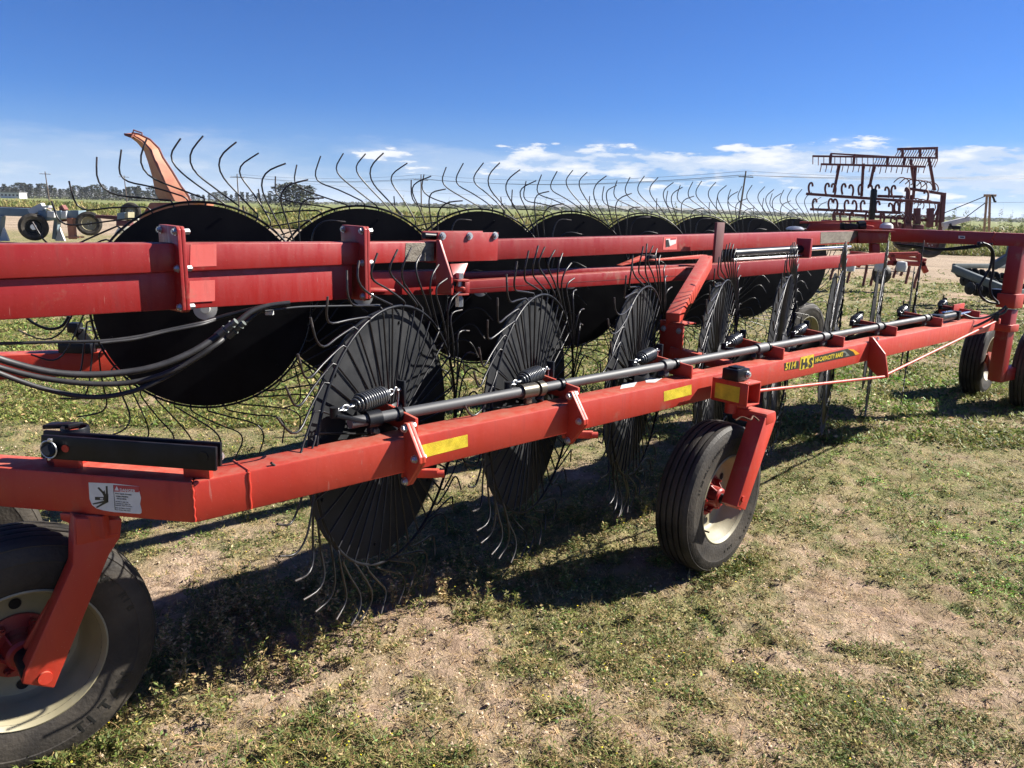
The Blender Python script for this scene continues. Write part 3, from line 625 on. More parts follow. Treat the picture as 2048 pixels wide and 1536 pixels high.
# ---- caster wheels
def caster(cx_,cy_,bear,Rt,hw,arm=True,rim_m=M_CREAM,face=1,words=()):
    E=Vector((math.sin(bear),math.cos(bear),0)); N=Vector((E.y,-E.x,0))*face; c=Vector((cx_,cy_,Rt-.010))
    rr=.198; prof=[]
    # tyre section with circumferential grooves, closed loop
    def add(r_,h_): prof.append((r_,h_))
    add(rr,-hw*.78); add(rr+.02,-hw*.86); add(rr+(Rt-rr)*.45,-hw); add(rr+(Rt-rr)*.78,-hw*.95); add(Rt*.965,-hw*.82); add(Rt*.985,-hw*.72)
    for g in (-.5,-.17,.17,.5):
        add(Rt*.996-.004*abs(g),hw*(g-.045)); add(Rt*.996-.013,hw*(g-.03)); add(Rt*.996-.013,hw*(g+.03)); add(Rt*.996-.004*abs(g),hw*(g+.045))
        if g<.5: add(Rt,hw*(g+.165))
    add(Rt*.985,hw*.72); add(Rt*.965,hw*.82); add(Rt*.95,hw*.885); add(Rt*.94,hw*.88)
    add(rr+(Rt-rr)*.78,hw*.95); add(rr+(Rt-rr)*.62,hw*.99); add(rr+(Rt-rr)*.60,hw*.975); add(rr+(Rt-rr)*.42,hw*.985); add(rr+.02,hw*.9); add(rr+.012,hw*.86); add(rr,hw*.78)
    b=MB(); b.lathe(prof,c,N,80,closed=True); ty=part(b,'tyre',M_RUB,None,28)
    b=MB(); b.lathe([(.212,hw*.84),(.214,hw*.90),(.209,hw*.92),(.203,hw*.86),(.196,hw*.74),(.190,hw*.55),(.180,hw*.42),(.172,hw*.1),(.166,-hw*.06),(.160,-hw*.12),(.150,-hw*.14),(.085,-hw*.14),(.0,-hw*.14),(.0,-hw*.24),(.118,-hw*.26),(.170,-hw*.2),(.188,-hw*.7),(.203,-hw*.8),(.213,-hw*.88),(.211,-hw*.82),(.2,-hw*.7),(.2,hw*.7)],c,N,64,closed=True)
    rim=part(b,'rim',rim_m,None,35)
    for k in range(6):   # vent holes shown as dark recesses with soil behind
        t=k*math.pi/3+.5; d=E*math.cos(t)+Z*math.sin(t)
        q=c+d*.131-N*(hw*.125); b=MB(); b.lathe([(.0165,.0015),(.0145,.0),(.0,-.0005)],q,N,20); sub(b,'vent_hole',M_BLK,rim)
    b=MB(); q=c+E*.165*math.cos(.3)+Z*.165*math.sin(.3)+N*(hw*.22); b.lathe([(.010,.0012),(.0,.0012)],q,N,9); sub(b,'rust_spot',M_RUST,rim)
    q=c+E*math.cos(-2.3)*.176+Z*math.sin(-2.3)*.176+N*hw*.46; b=MB(); b.cyl(q,q+N*.03,.004,8); sub(b,'valve_stem',M_BLK,rim)
    b=MB(); b.lathe([(.098,-hw*.13),(.098,-hw*.06),(.060,.0),(.050,.012),(.046,hw*.55),(.038,hw*.62),(.0,hw*.62)],c,N,40); hub=part(b,'hub',M_RED2)
    for k in range(6):
        t=k*math.pi/3; d=E*math.cos(t)+Z*math.sin(t); q=c+d*.078-N*(hw*.05)
        b=MB(); b.cyl(q,q+N*.024,.0095,6); b.cyl(q+N*.024,q+N*.034,.005,8); sub(b,'lug_nut',M_RED2,hub)
        b=MB(); b.poly([c+d*.046+N*.01,c+d*.088-N*hw*.05,c+d*.088+N*.004,c+d*.046+N*hw*.5],(N.cross(d))*.006,.001); sub(b,'hub_rib',M_RED2,hub)
    for wd,th0,rad,size,sgn in words:
        n_=len(wd); arc=size*.86/rad
        for i,ch in enumerate(wd):
            if ch==' ': continue
            t=th0-sgn*(i-(n_-1)/2)*arc; d=E*math.cos(t)+Z*math.sin(t); tg=(E*math.sin(t)-Z*math.cos(t))*sgn
            up=d*sgn; ori=c+d*rad-up*(size*.35)-tg*(size*.3)+N*(hw*.972+.0006)
            text(ch,size,M_TXT,ori,tg,up,'tyre_lettering',ty,.0016,.03)
    return c,E,N
w1=caster(-1.433,2.035,R(48),.362,.112,words=(('TITAN',R(-50),.288,.05,-1),('HIGHWAY RIB',R(40),.29,.03,1)))
w2=caster(.952,3.442,R(43.7),.357,.094,words=(('SIDEWALL PROTECTOR',R(128),.292,.022,1),('9.5L-15',R(-42),.285,.026,-1),('8 PLY',R(-80),.262,.018,-1)))
w3=caster(4.523,7.349,R(44.2),.357,.098)
w4=caster(4.68,6.83,R(44.2),.357,.098)
# far wing casters seen between and behind the discs, and the second front wheel at the left edge
caster(3.22,8.55,R(52),.357,.098,rim_m=M_CREAM); caster(1.83,5.95,R(52),.345,.095,rim_m=M_DKRED)
caster(-2.13,2.62,R(48),.362,.1)

# ---- caster arms
def armpl(x,y,wh,off): c,E,N=wh; return onplane(x,y,c+N*off,N)
c,E,N=w2
def armbox(pts,wh,off,th,name='caster_arm',m_=M_RED,bev=.005):
    c,E,N=wh; q=[armpl(x,y,wh,off) for x,y in pts]; b=MB(); b.poly(q,-N*th,bev); return part(b,name,m_)
# middle caster: inclined arm, top plate
armbox(((1531,836),(1552,823),(1553,838),(1491,1021),(1474,1014)),w2,.195,.08)
tp=[armpl(x,y,w2,.200) for x,y in ((1552,822),(1503,818))]
zt=.70; cs=W(eS-.02,.12,zt)
b=MB(); p_a=armpl(1552,822,w2,.197); p_b=armpl(1534,829,w2,.197)
top_=[p_b,p_a,p_a-N*.17,p_b-N*.17]; zz=max(p.z for p in (p_a,p_b)); b.hexa([Vector((p.x,p.y,zz-.055)) for p in top_]+[Vector((p.x,p.y,zz)) for p in top_],.006); part(b,'arm_head',M_RED)
b=MB(); q=(p_a+p_b)/2-N*.12; b.cyl(Vector((q.x,q.y,zz-.002)),W(eS-.01,.11,zS-HT),.026,20); part(b,'spindle',M_RED)
q=armpl(1479,1003,w2,.205); ax0=c+N*.02
b=MB(); b.cyl(armpl(1486,998,w2,.199)+N*.006,armpl(1486,998,w2,.195)-N*.05,.014,20); part(b,'axle_end',M_RED)
b=MB(); q2=Vector((c.x,c.y,c.z)); b.cyl(q2+N*.05,q2+N*.09,.024,20); part(b,'bearing_seal',M_BLK)
b=MB(); b.cyl(q2+N*.09,q2+N*.16,.026,20); part(b,'axle_stub',M_RED)
b=MB(); b.poly([q2+N*.09+Z*.03,armpl(1497,905,w2,.15),armpl(1470,985,w2,.15),q2+N*.09-Z*.01],E*.012,.002); part(b,'arm_gusset',M_RED)
b=MB(); b.tube(crom([Vector((q.x,q.y,zz+.01))+Vector(v) for v in ((-.05,0,0),(-.02,.01,.012),(.01,-.01,.006),(.03,.02,.014),(.05,0,.0))],4),.004,6); part(b,'wire_tie',M_RUST)
# front caster
a1=armbox(((148,1033),(245,1038),(241,1075),(219,1110),(109,1377),(44,1369),(50,1345),(146,1130)),w1,.185,.06)
armbox(((150,1036),(243,1040),(236,1074),(154,1092)),w1,.19,.085,'arm_elbow')
c,E,N=w1
q=armpl(91,1357,w1,.192); b=MB(); b.cyl(q-N*.08,q+N*.001,.0185,24); part(b,'axle_end',M_RED)
b=MB(); b.tube([armpl(x,y,w1,.188) for x,y in ((192,1078),(205,1075),(219,1070),(236,1066))],.003,6); part(b,'weld_bead',M_RED)
b=MB(); b.poly([armpl(118,1205,w1,.13),armpl(100,1200,w1,.13),c+N*.08+Z*.04,c+N*.08-Z*.05,armpl(70,1330,w1,.13)],-N*.012,.002); part(b,'arm_gusset',M_RED)
b=MB(); b.cyl(c+N*.05,c+N*.17,.028,20); part(b,'axle_stub',M_BLK)
b=MB(); q=armpl(190,1045,w1,.13); b.cyl(Vector((q.x,q.y,ZB-.05)),Vector((q.x,q.y,ZB)),.035,20); part(b,'spindle',M_RED)
b=MB(); q=armpl(120,1035,w1,.12); b.poly([Vector((q.x,q.y,ZB)),Vector((q.x,q.y,ZB))-D2*.13,Vector((q.x,q.y,ZB-.07))-D2*.13,Vector((q.x,q.y,ZB-.02))],N2*.03,.003); part(b,'pivot_gusset',M_RED)

# ---- truss plate and strut rods
eT=eof(onN(1768,740,.1)); eP=eof(onN(1738,700,.0))
b=MB(); b.poly([onN(x,y,.0) for x,y in ()] or [W(eP,-.01,ZT+.03),W(eP,.012,ZT+.03),W(eP,.10,.84),W(eP,.135,.70),W(eP,.09,.68),W(eP,.0,ZB-.03)],E_*.012,.0015); tp_=part(b,'truss_plate',M_RED)
print('truss', [((onE(x,y,eP)-A0).dot(N_),onE(x,y,eP).z) for x,y in ((1741,680),(1761,703),(1768,740),(1758,747),(1710,715))])
for i,dx in enumerate((.0,.03,.06)): bolt(W(eP+.02+dx*1.6,-.006,ZT+.004),Z,.009)
rodA=W(eS+.02,.11,zS-.02); rodm=W(eP-.02,.118,.705); rodm2=W(eP+.02,.118,.715); rodB=onN(1993,642,.03)
b=MB(); b.tube([rodA,rodm],.0085,12); part(b,'strut_rod',M_RED)
b=MB(); b.tube([rodm2,rodB],.0085,12); b.box(rodB,.03,.05,.04,(E_,N_,Z),.003); part(b,'strut_rod',M_RED)

# ---- raking wheels
def tine_pts(first=True,r_in=.11,back=0.):
    """in wheel plane (radial u along x, tangential v along z), y = offset"""
    P=[]
    if first: P+= [(r_in,0,.012),(.30,0,.006),(.455,0,.0)]
    else: P+=[(.44,0,.0)]
    P+=[(.482,.000,0),(.494,.006,0),(.502,.022,0),(.524,.08,0),(.546,.14,0),(.560,.180,0),(.571,.208,0),(.585,.233,0),(.603,.251,0),(.626,.260,0),(.652,.259,0),(.685,.249,0),(.722,.236,.0)]
    return [Vector((a,c_,b_)) for a,b_,c_ in P]
tb=MB(); tb.tube(tine_pts(),.0039,6,tipn=1,tipmi=1); TINE=tb.mesh('tine',[M_TINE,M_TIP],80)
def near_pts(): return [Vector((p.x if p.x<.49 else .49+(p.x-.49)*.74,p.y,p.z*.80)) for p in tine_pts()]
TN_V=[]
for q_ in range(4):
    t_=MB(); t_.tube([Vector((p.x+(.006*math.sin(q_*2.1+i*.5) if p.x>.49 else 0),p.y+(.010*math.sin(q_*1.7+i*.4) if p.x>.49 else 0),p.z*(1+.05*math.sin(q_*3.)))) for i,p in enumerate(near_pts())],.0039,6,tipn=1,tipmi=1); TN_V.append(t_.mesh('tine',[M_TINE,M_TIP],80))
TF_V=[]
for q_ in range(5):
    t_=MB(); t_.tube([Vector((p.x+(.009*math.sin(q_*2.3+i*.5) if p.x>.49 else 0),p.y+(.012*math.sin(q_*1.9+i*.4) if p.x>.49 else 0),p.z*(1+.07*math.sin(q_*3.1)))) for i,p in enumerate(tine_pts())],.0039,6,tipn=1,tipmi=1); TF_V.append(t_.mesh('tine',[M_TINE,M_TIP],80))
tbn=MB(); tbn.tube(near_pts(),.0039,5,tipn=1,tipmi=1)
tb=MB(); tb.tube(tine_pts(),.0039,5,tipn=1,tipmi=1); 
rb=MB(); rb.lathe([(.481+.0055*math.cos(t),.006*math.sin(t)) for t in np.linspace(0,2*math.pi,8,endpoint=False)],(0,0,0),(0,1,0),96,closed=True); RING=rb.mesh('rim_ring',M_BLK)
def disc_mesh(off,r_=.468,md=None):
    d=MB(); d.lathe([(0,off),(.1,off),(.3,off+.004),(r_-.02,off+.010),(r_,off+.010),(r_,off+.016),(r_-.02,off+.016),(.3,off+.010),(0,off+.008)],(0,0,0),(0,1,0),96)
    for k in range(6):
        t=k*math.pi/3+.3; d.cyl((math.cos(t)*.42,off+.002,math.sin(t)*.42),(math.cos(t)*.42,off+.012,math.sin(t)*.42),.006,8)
    return d.mesh('raking_wheel',md or M_DISC_LIT)
DISC_N=disc_mesh(.030); DISC_F=disc_mesh(-.030,.468,M_DISC_SHADE)
hb=MB(); hb.lathe([(0,-.075),(.028,-.075),(.030,-.045),(.05,-.035),(.115,-.008),(.125,.0),(.125,.006),(0,.006)],(0,0,0),(0,1,0),40); HUBN=hb.mesh('wheel_hub',M_BLK)
hb=MB(); hb.lathe([(0,-.052),(.020,-.052),(.022,-.046),(.052,-.044),(.052,-.036),(0,-.036)],(0,0,0),(0,1,0),32); HUBF=hb.mesh('wheel_hub',M_PALE)
n_t=40; stuff_far=MB(); tcount=0
def joined_tines(mat_w,ph,js,acc,base):
    for k in range(n_t):
        Rm=mat_w@Matrix.Rotation(-(ph+k*2*math.pi/n_t+js[k]),4,'Y')
        kk=len(acc.v); acc.v+=[tuple(Rm@Vector(v)) for v in base.v]; acc.f+=[tuple(i+kk for i in f) for f in base.f]; acc.mi+=base.mi
def raking(pos,bear,near,individual,label,ph):
    """local x along the wheel plane (to the right), z up, y away from the camera"""
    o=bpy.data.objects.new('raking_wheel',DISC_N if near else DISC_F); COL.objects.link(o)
    X=Vector((math.sin(bear),math.cos(bear),0)); Y=Z.cross(X)
    M_=Matrix((( X.x,Y.x,0,pos[0]),(X.y,Y.y,0,pos[1]),(0,0,1,pos[2]),(0,0,0,1)))
    child(o); o.matrix_world=M_; 
    o.matrix_basis=M_; 
    if label: o['label']=label
    def ch(me): c_=bpy.data.objects.new(me.name.split('.')[0],me); COL.objects.link(c_); c_.parent=o; return c_
    ch(RING); ch(HUBN if near else HUBF)
    js=[random.gauss(0,.013) for _ in range(n_t)]
    if individual:
        for k in range(n_t):
            c_=ch(random.choice(TN_V) if near else random.choice(TF_V)); c_.rotation_euler=(random.gauss(0,.012),-(ph+k*2*math.pi/n_t+js[k]),random.gauss(0,.006))
    else: joined_tines(M_,ph,js,stuff_far,tbn if near else tb)
    return o,X,Y
# near row
NH=[Vector((-.452+i*.5475,2.76+i*.534,1.276-.004*i-.465)) for i in range(8)]
NBEAR=R(25.5)
for i,h in enumerate(NH):
    raking(h+Vector((.022*max(0,1-i*.3),0,0)),R(22.8+i*.65),True,i<3,None,.03+i*.41)
# far row
FH=[Vector((-1.441+i*.878*math.sin(.764),3.579+i*.878*math.cos(.764),1.624-.002*i-.465)) for i in range(8)]
FBEAR=R(70)
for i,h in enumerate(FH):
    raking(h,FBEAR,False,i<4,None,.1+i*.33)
o=stuff_far.obj('tine',[M_TINE,M_TIP],None,80); child(o); o['kind']='stuff'

# ---- arms, springs and chains of the near row
def coil(c,ax,L_,r0,turns,wr):
    c=Vector(c);ax=ax.normalized();u=ax.cross(Z).normalized();v=ax.cross(u); pts=[]
    n=turns*14
    for i in range(n+1):
        t=i/n; rr=r0*min(1,.38+3.2*min(t,1-t)*1.0) ; a=2*math.pi*turns*t
        pts.append(c+ax*(L_*(t-.5))+(u*math.cos(a)+v*math.sin(a))*rr)
    b=MB(); b.tube(pts,wr,6); return b
def link(b,c,ax,up,l=.03,w_=.011,r=.0028):
    c=Vector(c); pts=[c+ax*(l/2*math.cos(t))+up*(w_*math.sin(t)) for t in np.linspace(0,2*math.pi,13)]; b.tube(pts,r,6)
SA=Vector((math.sin(R(33)),math.cos(R(33)),.05)).normalized()
sp_px=[(742,798),(1062,752),(1293,712),(1468,680),(1600,659),(1713,638),(1805,621),(1885,608)]
for i,h in enumerate(NH):
    Yd=h.y-.27; sc=atY(sp_px[i][0],sp_px[i][1],Yd)
    L_=.165; b=coil(sc,SA,L_,.030,15,.0042); spo=part(b,'coil_spring',M_SPR)
    b=MB(); 
    for k in range(3): b=MB(); link(b,sc-SA*(L_/2+.012+k*.024),SA,Z if k%2 else SA.cross(Z),.032,.009); sub(b,'chain_link',M_ZINC,spo)
    b=MB(); link(b,sc+SA*(L_/2+.012),SA,Z,.034,.010); sub(b,'chain_link',M_ZINC,spo); b=MB(); b.tube(crom([sc+SA*(L_/2+.03),sc+SA*(L_/2+.04)+Z*.012,sc+SA*(L_/2+.055)-Z*.01,sc+SA*(L_/2+.05)-Z*.06],4),.0032,6)
    sub(b,'spring_hook',M_ZINC,spo)
    q=sc-SA*(L_/2+.085)
    cpos=W(eof(Vector((sc.x,sc.y,0)))-.02,TN,TZ)
    # lever from the tube up to the chain
    b=MB(); b.beam(cpos-Z*.01,q-Z*.012,.035,.012,bevel=.002); b.cyl(q-Z*.02,q+Z*.014,.014,14); part(b,'spring_lever',M_BLK)
    # main arm: from the tube down behind the spring to the hub, with upright strap
    hubf=h+Vector((math.cos(R(115.5)),-math.sin(R(115.5)),0))*0
    Yl=Z.cross(Vector((math.sin(NBEAR),math.cos(NBEAR),0)))
    hf=h-Yl*.085
    b=MB(); b.beam(cpos-Z*.02,hf-Z*.01,.03,.05,bevel=.004); b.cyl(hf+Yl*.02,hf-Yl*.02,.03,18); part(b,'wheel_arm',M_BLK)
    st=sc+SA*(L_/2+.06); b=MB(); b.box(st-Z*.03+SA*.01,.012,.035,.12,(SA,SA.cross(Z).normalized(),Z),.002); strap=part(b,'anchor_strap',M_BLK)
    bolt(st-Z*.0,-SA,.006,strap)
    b=MB(); b.beam(st-Z*.05,hf,.02,.03,bevel=.003); part(b,'anchor_bar',M_BLK)
    if i>2: b=MB(); b.cyl(sc+Z*.025,sc+Z*.075,.0045,8); part(b,'indicator_pin',M_BLK)
    # galvanised cover dome on the farther springs
# far row arms (on the far side of the discs), one visible at the left end
for i,h in enumerate(FH):
    Xf=Vector((math.sin(FBEAR),math.cos(FBEAR),0)); Yf=Z.cross(Xf)
    b=MB(); b.beam(h+Yf*.05,h+Yf*.12-Xf*.35-Z*.2,.04,.05,bevel=.004); b.cyl(h+Yf*.0,h+Yf*.10,.03,16); part(b,'wheel_arm',M_BLK)
b=MB(); q=atY(150,655,3.75); b.box(q,.06,.05,.05,None,.008); b.beam(q,atY(185,700,3.8),.04,.05,bevel=.004); b.box(atY(155,695,3.7),.16,.06,.05,None,.004); part(b,'spring_lever',M_BLK)
for k in range(3): b=MB(); link(b,atY(168+k*12,657,3.75),Vector((1,0,0)),Z if k%2 else Vector((0,1,0)),.034,.009,.003); part(b,'chain_link',M_ZINC)
b=MB(); b.cyl(atY(165,690,3.72),atY(232,688,3.76),.022,20); part(b,'torque_tube',M_PIPE)

# ---- far wing beam
FB0=Vector((-1.80,3.93,0)); FD=Vector((math.sin(R(43.8)),math.cos(R(43.8)),0)); FDl=(Vector((-2.458,3.616,0))-Vector((-2.063,3.777,0))).normalized()
FN=Vector((-FD.y,FD.x,0))
b=MB(); b.beam(FB0+Z*.84,FB0+FD*6.9+Z*.84,.11,.12,bevel=.007); part(b,'wing_beam',M_RED,'far side red beam hidden behind the discs')
b=MB(); b.beam(FB0+Z*.84-FDl*.03,FB0+FDl*1.7+Z*.84,.11,.12,bevel=.007); part(b,'front_beam',M_RED)

# ---- centre beams
def bslab(name,front,w_,m_=M_RED2,bev=.005,off=0,label=None):
    q=[onB(x,y,off) for x,y in front]; b=MB(); b.slab(q,-NB*w_,bev); return part(b,name,m_,label)
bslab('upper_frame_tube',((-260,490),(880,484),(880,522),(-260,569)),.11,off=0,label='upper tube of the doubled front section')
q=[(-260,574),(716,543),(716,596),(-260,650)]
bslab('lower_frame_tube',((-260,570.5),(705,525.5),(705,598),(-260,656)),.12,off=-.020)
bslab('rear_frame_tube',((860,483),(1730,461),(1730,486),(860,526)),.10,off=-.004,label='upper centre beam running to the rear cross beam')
# lighter repainted / bare patches
def bpatch(pts,m_,off=.0012,name='paint_patch'): b=MB(); b.poly([onB(x,y,off) for x,y in pts],-NB*.0005); return part(b,name,m_)
M_FADE=paint('faded pink red paint patch',(.60,.10,.085),(.66,.15,.12),.5)
bpatch(((381,489),(433,488.5),(433,532),(380,534)),M_FADE); bpatch(((379,562),(430,560),(430,602),(379,605)),M_FADE,-.0145)
bpatch(((812,486),(868,485),(868,522),(810,523)),M_PATCH)
bpatch(((1642,464),(1727,462),(1700,484),(1641,487.5)),M_PATCH,-.0024)
bpatch(((1328,474),(1354,473.5),(1354,499),(1326,499.5)),M_FADE,-.0024,'sticker_patch')
ws=bpatch(((1332,478),(1353,476),(1352,487),(1333,495)),M_WHITE,-.0012,'warning_decal')
b=MB(); b.poly([onB(x,y,-.0004) for x,y in ((1332,480),(1337,479),(1340,493),(1332,494))],-NB*.0003); sub(b,'pinch_symbol',M_DECB,ws)
b=MB(); b.poly([onB(x,y,-.0004) for x,y in ((1341,477),(1353,476),(1352,479),(1341,480))],-NB*.0003); sub(b,'red_header',M_DRED,ws)
# clamp plate pairs
def bclamp(xc,ytl,ybl,s_,rear=True):
    """plates standing across the beams, outer edge towards the camera"""
    s0_=(onB(xc,500,0)-B0).dot(EB)
    for k in range(2):
        b=MB(); o_=B0+EB*(s0_+k*.0155*s_)
        zt_=onplane(xc,ytl,o_+NB*.045,NB).z; zb_=onplane(xc,ybl,o_+NB*.045,NB).z
        pts=[(-.155,zt_-.005),(-.14,zt_+.006),(.035,zt_+.004),(.047,zt_-.008),(.047,zb_+.010),(.035,zb_),(-.14,zb_-.005),(-.155,zb_+.01)]
        b.poly([o_+NB*n_+Z*z_ for n_,z_ in pts],EB*.014*s_,.0015); part(b,'joint_plate',M_RED2)
    for n_,z_ in ((.026,zt_-.016),(-.13,zt_-.014),(.026,(zt_*.52+zb_*.48)),(.026,zb_+.02)):
        bolt(B0+EB*s0_+NB*n_+Z*z_,-EB,.0125*s_); 
        q=B0+EB*(s0_+.031*s_)+NB*n_+Z*z_; bolt(q,EB,.0125*s_,None,.018)
bclamp(348,455,627,1.0); bclamp(718,455,603,1.0)
bslab('skid_plate',((728,578),(790,578),(792,584),(728,585)),.1,off=.02)
# hinge bracket
bslab('hinge_bracket',((876,465),(997,465),(995,521),(876,524)),.014,off=.03,bev=.002)
bslab('hinge_bracket',((846,462),(966,462),(966,480),(846,480)),.014,off=-.13,bev=.002)
for x,y in ((885,472),(939,472),(990,471)): bolt(onB(x,y,.031),NB,.0155)
q=[onB(x,y,.03) for x,y in ((880,480),(876,524),(876,588),(905,590))]
b=MB(); b.poly([onB(876,478,.03),onB(882,480,.04),onB(906,555,.10),onB(906,590,.10),onB(876,588,.03)],-EB*.012,.0015); part(b,'hinge_gusset',M_RED2)
b=MB(); b.poly([onB(900,528,.03),onB(936,526,.03),onB(924,556,.07),onB(908,556,.085)],Z*-.008,.001); part(b,'hinge_shelf',M_RED2)
hp=onB(919,575,.085)
for yy in (560,588): 
    q=onB(918,yy,.085); b=MB(); b.box(q,.075,.07,.009,(EB,NB,Z),.002); part(b,'hinge_ear',M_RED2)
b=MB(); b.lathe([(0,-.012),(.028,-.012),(.032,-.004),(.032,.006),(.028,.012),(0,.012)],onB(922,577,.085),Z,28); part(b,'hinge_eye',M_RED)
b=MB(); q=onB(919,575,.085); b.cyl(q-Z*.09,q+Z*.065,.014,16); b.cyl(q+Z*.046,q+Z*.072,.021,6); b.cyl(q-Z*.095,q-Z*.05,.021,6); part(b,'hinge_pin',M_ZINC)
b=MB(); b.cyl(onB(848,471,-.01),onB(876,473,-.01),.0165,18); part(b,'bushing',M_BLK)
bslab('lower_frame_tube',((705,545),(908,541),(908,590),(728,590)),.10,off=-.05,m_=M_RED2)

# lower folding rail (two telescoping sections), swings towards the near wing
RB=R(49.5); ER=Vector((math.sin(RB),math.cos(RB),0)); NR=Vector((ER.y,-ER.x,0)); R0=onB(932,575,.11)
def onR(x,y,off=0): return onplane(x,y,R0+NR*off,NR)
def rslab(name,front,w_,m_=M_RED2,off=0,bev=.004): b=MB(); b.slab([onR(x,y,off) for x,y in front],-NR*w_,bev); return part(b,name,m_)
rslab('fold_rail',((937,562),(1400,533.5),(1400,559),(937,588)),.07)
rslab('fold_rail',((1392,531),(1770,506.5),(1770,526.5),(1392,563)),.085,off=.006)
b=MB(); b.poly([onR(x,y,.0012) for x,y in ((1381,535),(1398,534),(1398,556),(1380,558))],-NR*.0005); part(b,'paint_patch',M_PATCH)
b=MB(); b.slab([onR(x,y,.0015) for x,y in ((938,577.5),(1399,548.5),(1399,549),(938,578.2))],-NR*.001); part(b,'seam_line',M_DKRED)
b=MB(); b.box(onR(933,575,.0)-NR*.03,.03,.075,.055,(ER,NR,Z),.003); part(b,'rail_lug',M_RED2)
# second rail behind it (the far side one), dark red
rslab('fold_rail',((925,546),(1420,528),(1420,545),(925,560)),.07,M_RED2,off=-.22)
rslab('rail_cover',((1260,524),(1415,510),(1415,517),(1300,522)),.05,M_RED,off=-.1,bev=.001)
rslab('rail_cover',((1245,531),(1292,512),(1300,516),(1262,528)),.05,M_RED,off=-.1,bev=.001)
b=MB(); q=onR(1297,513,-.12); b.lathe([(0,.012),(.045,.010),(.05,0),(.05,-.012),(0,-.012)],q,Z,24); part(b,'cap_nut',M_BLK)
# bright rods and black cylinder between the rails
b=MB(); b.cyl(onR(1466,507,-.09),onR(1610,498,-.09),.030,20); part(b,'hydraulic_cylinder',M_BLK)
b=MB(); b.cyl(onR(1612,499,-.09),onR(1700,494,-.09),.015,16); part(b,'cylinder_rod',M_CHR)
b=MB(); b.cyl(onR(1466,519,-.06),onR(1612,510,-.06),.009,12); part(b,'steel_line',M_CHR)
b=MB(); b.box(onR(1607,503,-.07),.03,.12,.20,(ER,NR,Z),.002); part(b,'rod_bracket',M_RED2)
b=MB(); b.box(onR(1436,495,-.12),.09,.02,.34,(ER,NR,Z),.003); part(b,'rail_strap',M_DKRED)
# diagonal link from the near wing up to the rail
lk=[(1421,524),(1404,521),(1326,645),(1366,650)]
pT=onR(1412,533,.05); pBm=onN(1345,645,-.42)
b=MB(); b.beam(pT+Z*.03,pBm+Z*.01,.075,.085,bevel=.006); part(b,'lift_link',M_RED)
b=MB(); b.box(pT+Z*.062+(pBm-pT).normalized()*.02,.05,.06,.02,((pBm-pT).normalized(),N_,(pBm-pT).normalized().cross(N_)),.004); part(b,'link_cap',M_RED)
cpt=pBm-Z*.10
b=MB(); b.box(cpt,.012,.15,.19,(E_,N_,Z),.002); b.box(cpt+Z*.1+E_*.045,.10,.16,.008,(E_,N_,Z),.001); lb2=part(b,'link_bracket',M_RED)
for n_ in (-.05,.05): bolt(cpt-E_*.006+N_*n_+Z*.062,-E_,.013,lb2)
b=MB(); b.beam(cpt-Z*.05,W(eof(cpt)+.12,-.12,.88),.06,.05,bevel=.004); part(b,'link_foot',M_RED)

# ---- rear cross beam, upright, rear end of the wing
def onX(x,y,off=0): return onplane(x,y,XA+XN*off,XN)
XA=Vector((3.62,7.35,0)); XB=Vector((4.28,6.34,0)); XD=(XB-XA).normalized(); XN=Vector((XD.y,-XD.x,0)); 
if XN.y>0: XN=-XN
def xslab(name,front,w_,m_=M_RED2,off=0,bev=.006): b=MB(); b.slab([onX(x,y,off) for x,y in front],-XN*w_,bev); return part(b,name,m_)
xslab('cross_beam',((1781,457),(2120,470),(2120,496),(1781,483)),.12)
b=MB(); b.poly([onX(x,y,.0012) for x,y in ((1917,471.5),(1930,472),(1930,477.5),(1917,477))],-XN*.0005); st_=part(b,'small_sticker',M_WHITE)
b=MB(); b.poly([onX(x,y,.0022) for x,y in ((1920,473),(1928,473.5),(1928,476),(1920,475.5))],-XN*.0005); sub(b,'sticker_print',M_DECB,st_)
b=MB(); b.tube([onX(1987+3*math.sin(i),463+i*3.1,.002) for i in range(9)],.005,6); part(b,'weld_bead',M_RED)
pu=onX(2030,490,.0); upx=onN(2030,600,-.03)
PX=W(eof(onN(2018,640,-.05)),-.055,0)
def onP(x,y): return onplane(x,y,PX+XN*.0,XN)
pl=onP(2008,600);pr=onP(2035,600)
b=MB(); 
ptop=onX(2033,490,.0); pc=onP(2020,600)
PW=.115; pax=(XD,XN,Z)
zt0=1.52
pcx=Vector((pc.x,pc.y,0))
b.box(pcx+Z*((zt0+.93)/2),PW,.115,zt0-.93,pax,.007); part(b,'upright_post',M_RED2)
b=MB(); b.box(pcx+Z*.985,PW+.035,.15,.12,pax,.006); part(b,'post_sleeve',M_RED)
b=MB(); b.box(pcx+Z*.60,PW*.95,.11,.62,pax,.007); part(b,'upright_post',M_RED2)
b=MB(); b.box(pcx+Z*.755,PW+.035,.15,.06,pax,.006); part(b,'post_sleeve',M_RED)
b=MB(); q=pcx+Z*1.02-XD*.10; b.box(q,.09,.10,.09,pax,.012); b.box(q+Z*.045,.11,.12,.012,pax,.003); part(b,'post_stop',M_BLK)
ax_c=Vector((w3[0].x,w3[0].y,.36)); b=MB(); b.beam(Vector((pcx.x,pcx.y,.33)),ax_c+w3[2]*.1,.09,.11,bevel=.006); b.beam(Vector((pcx.x,pcx.y,.33)),Vector((w4[0].x,w4[0].y,.36)),.09,.11,bevel=.006); part(b,'rear_axle',M_RED2)

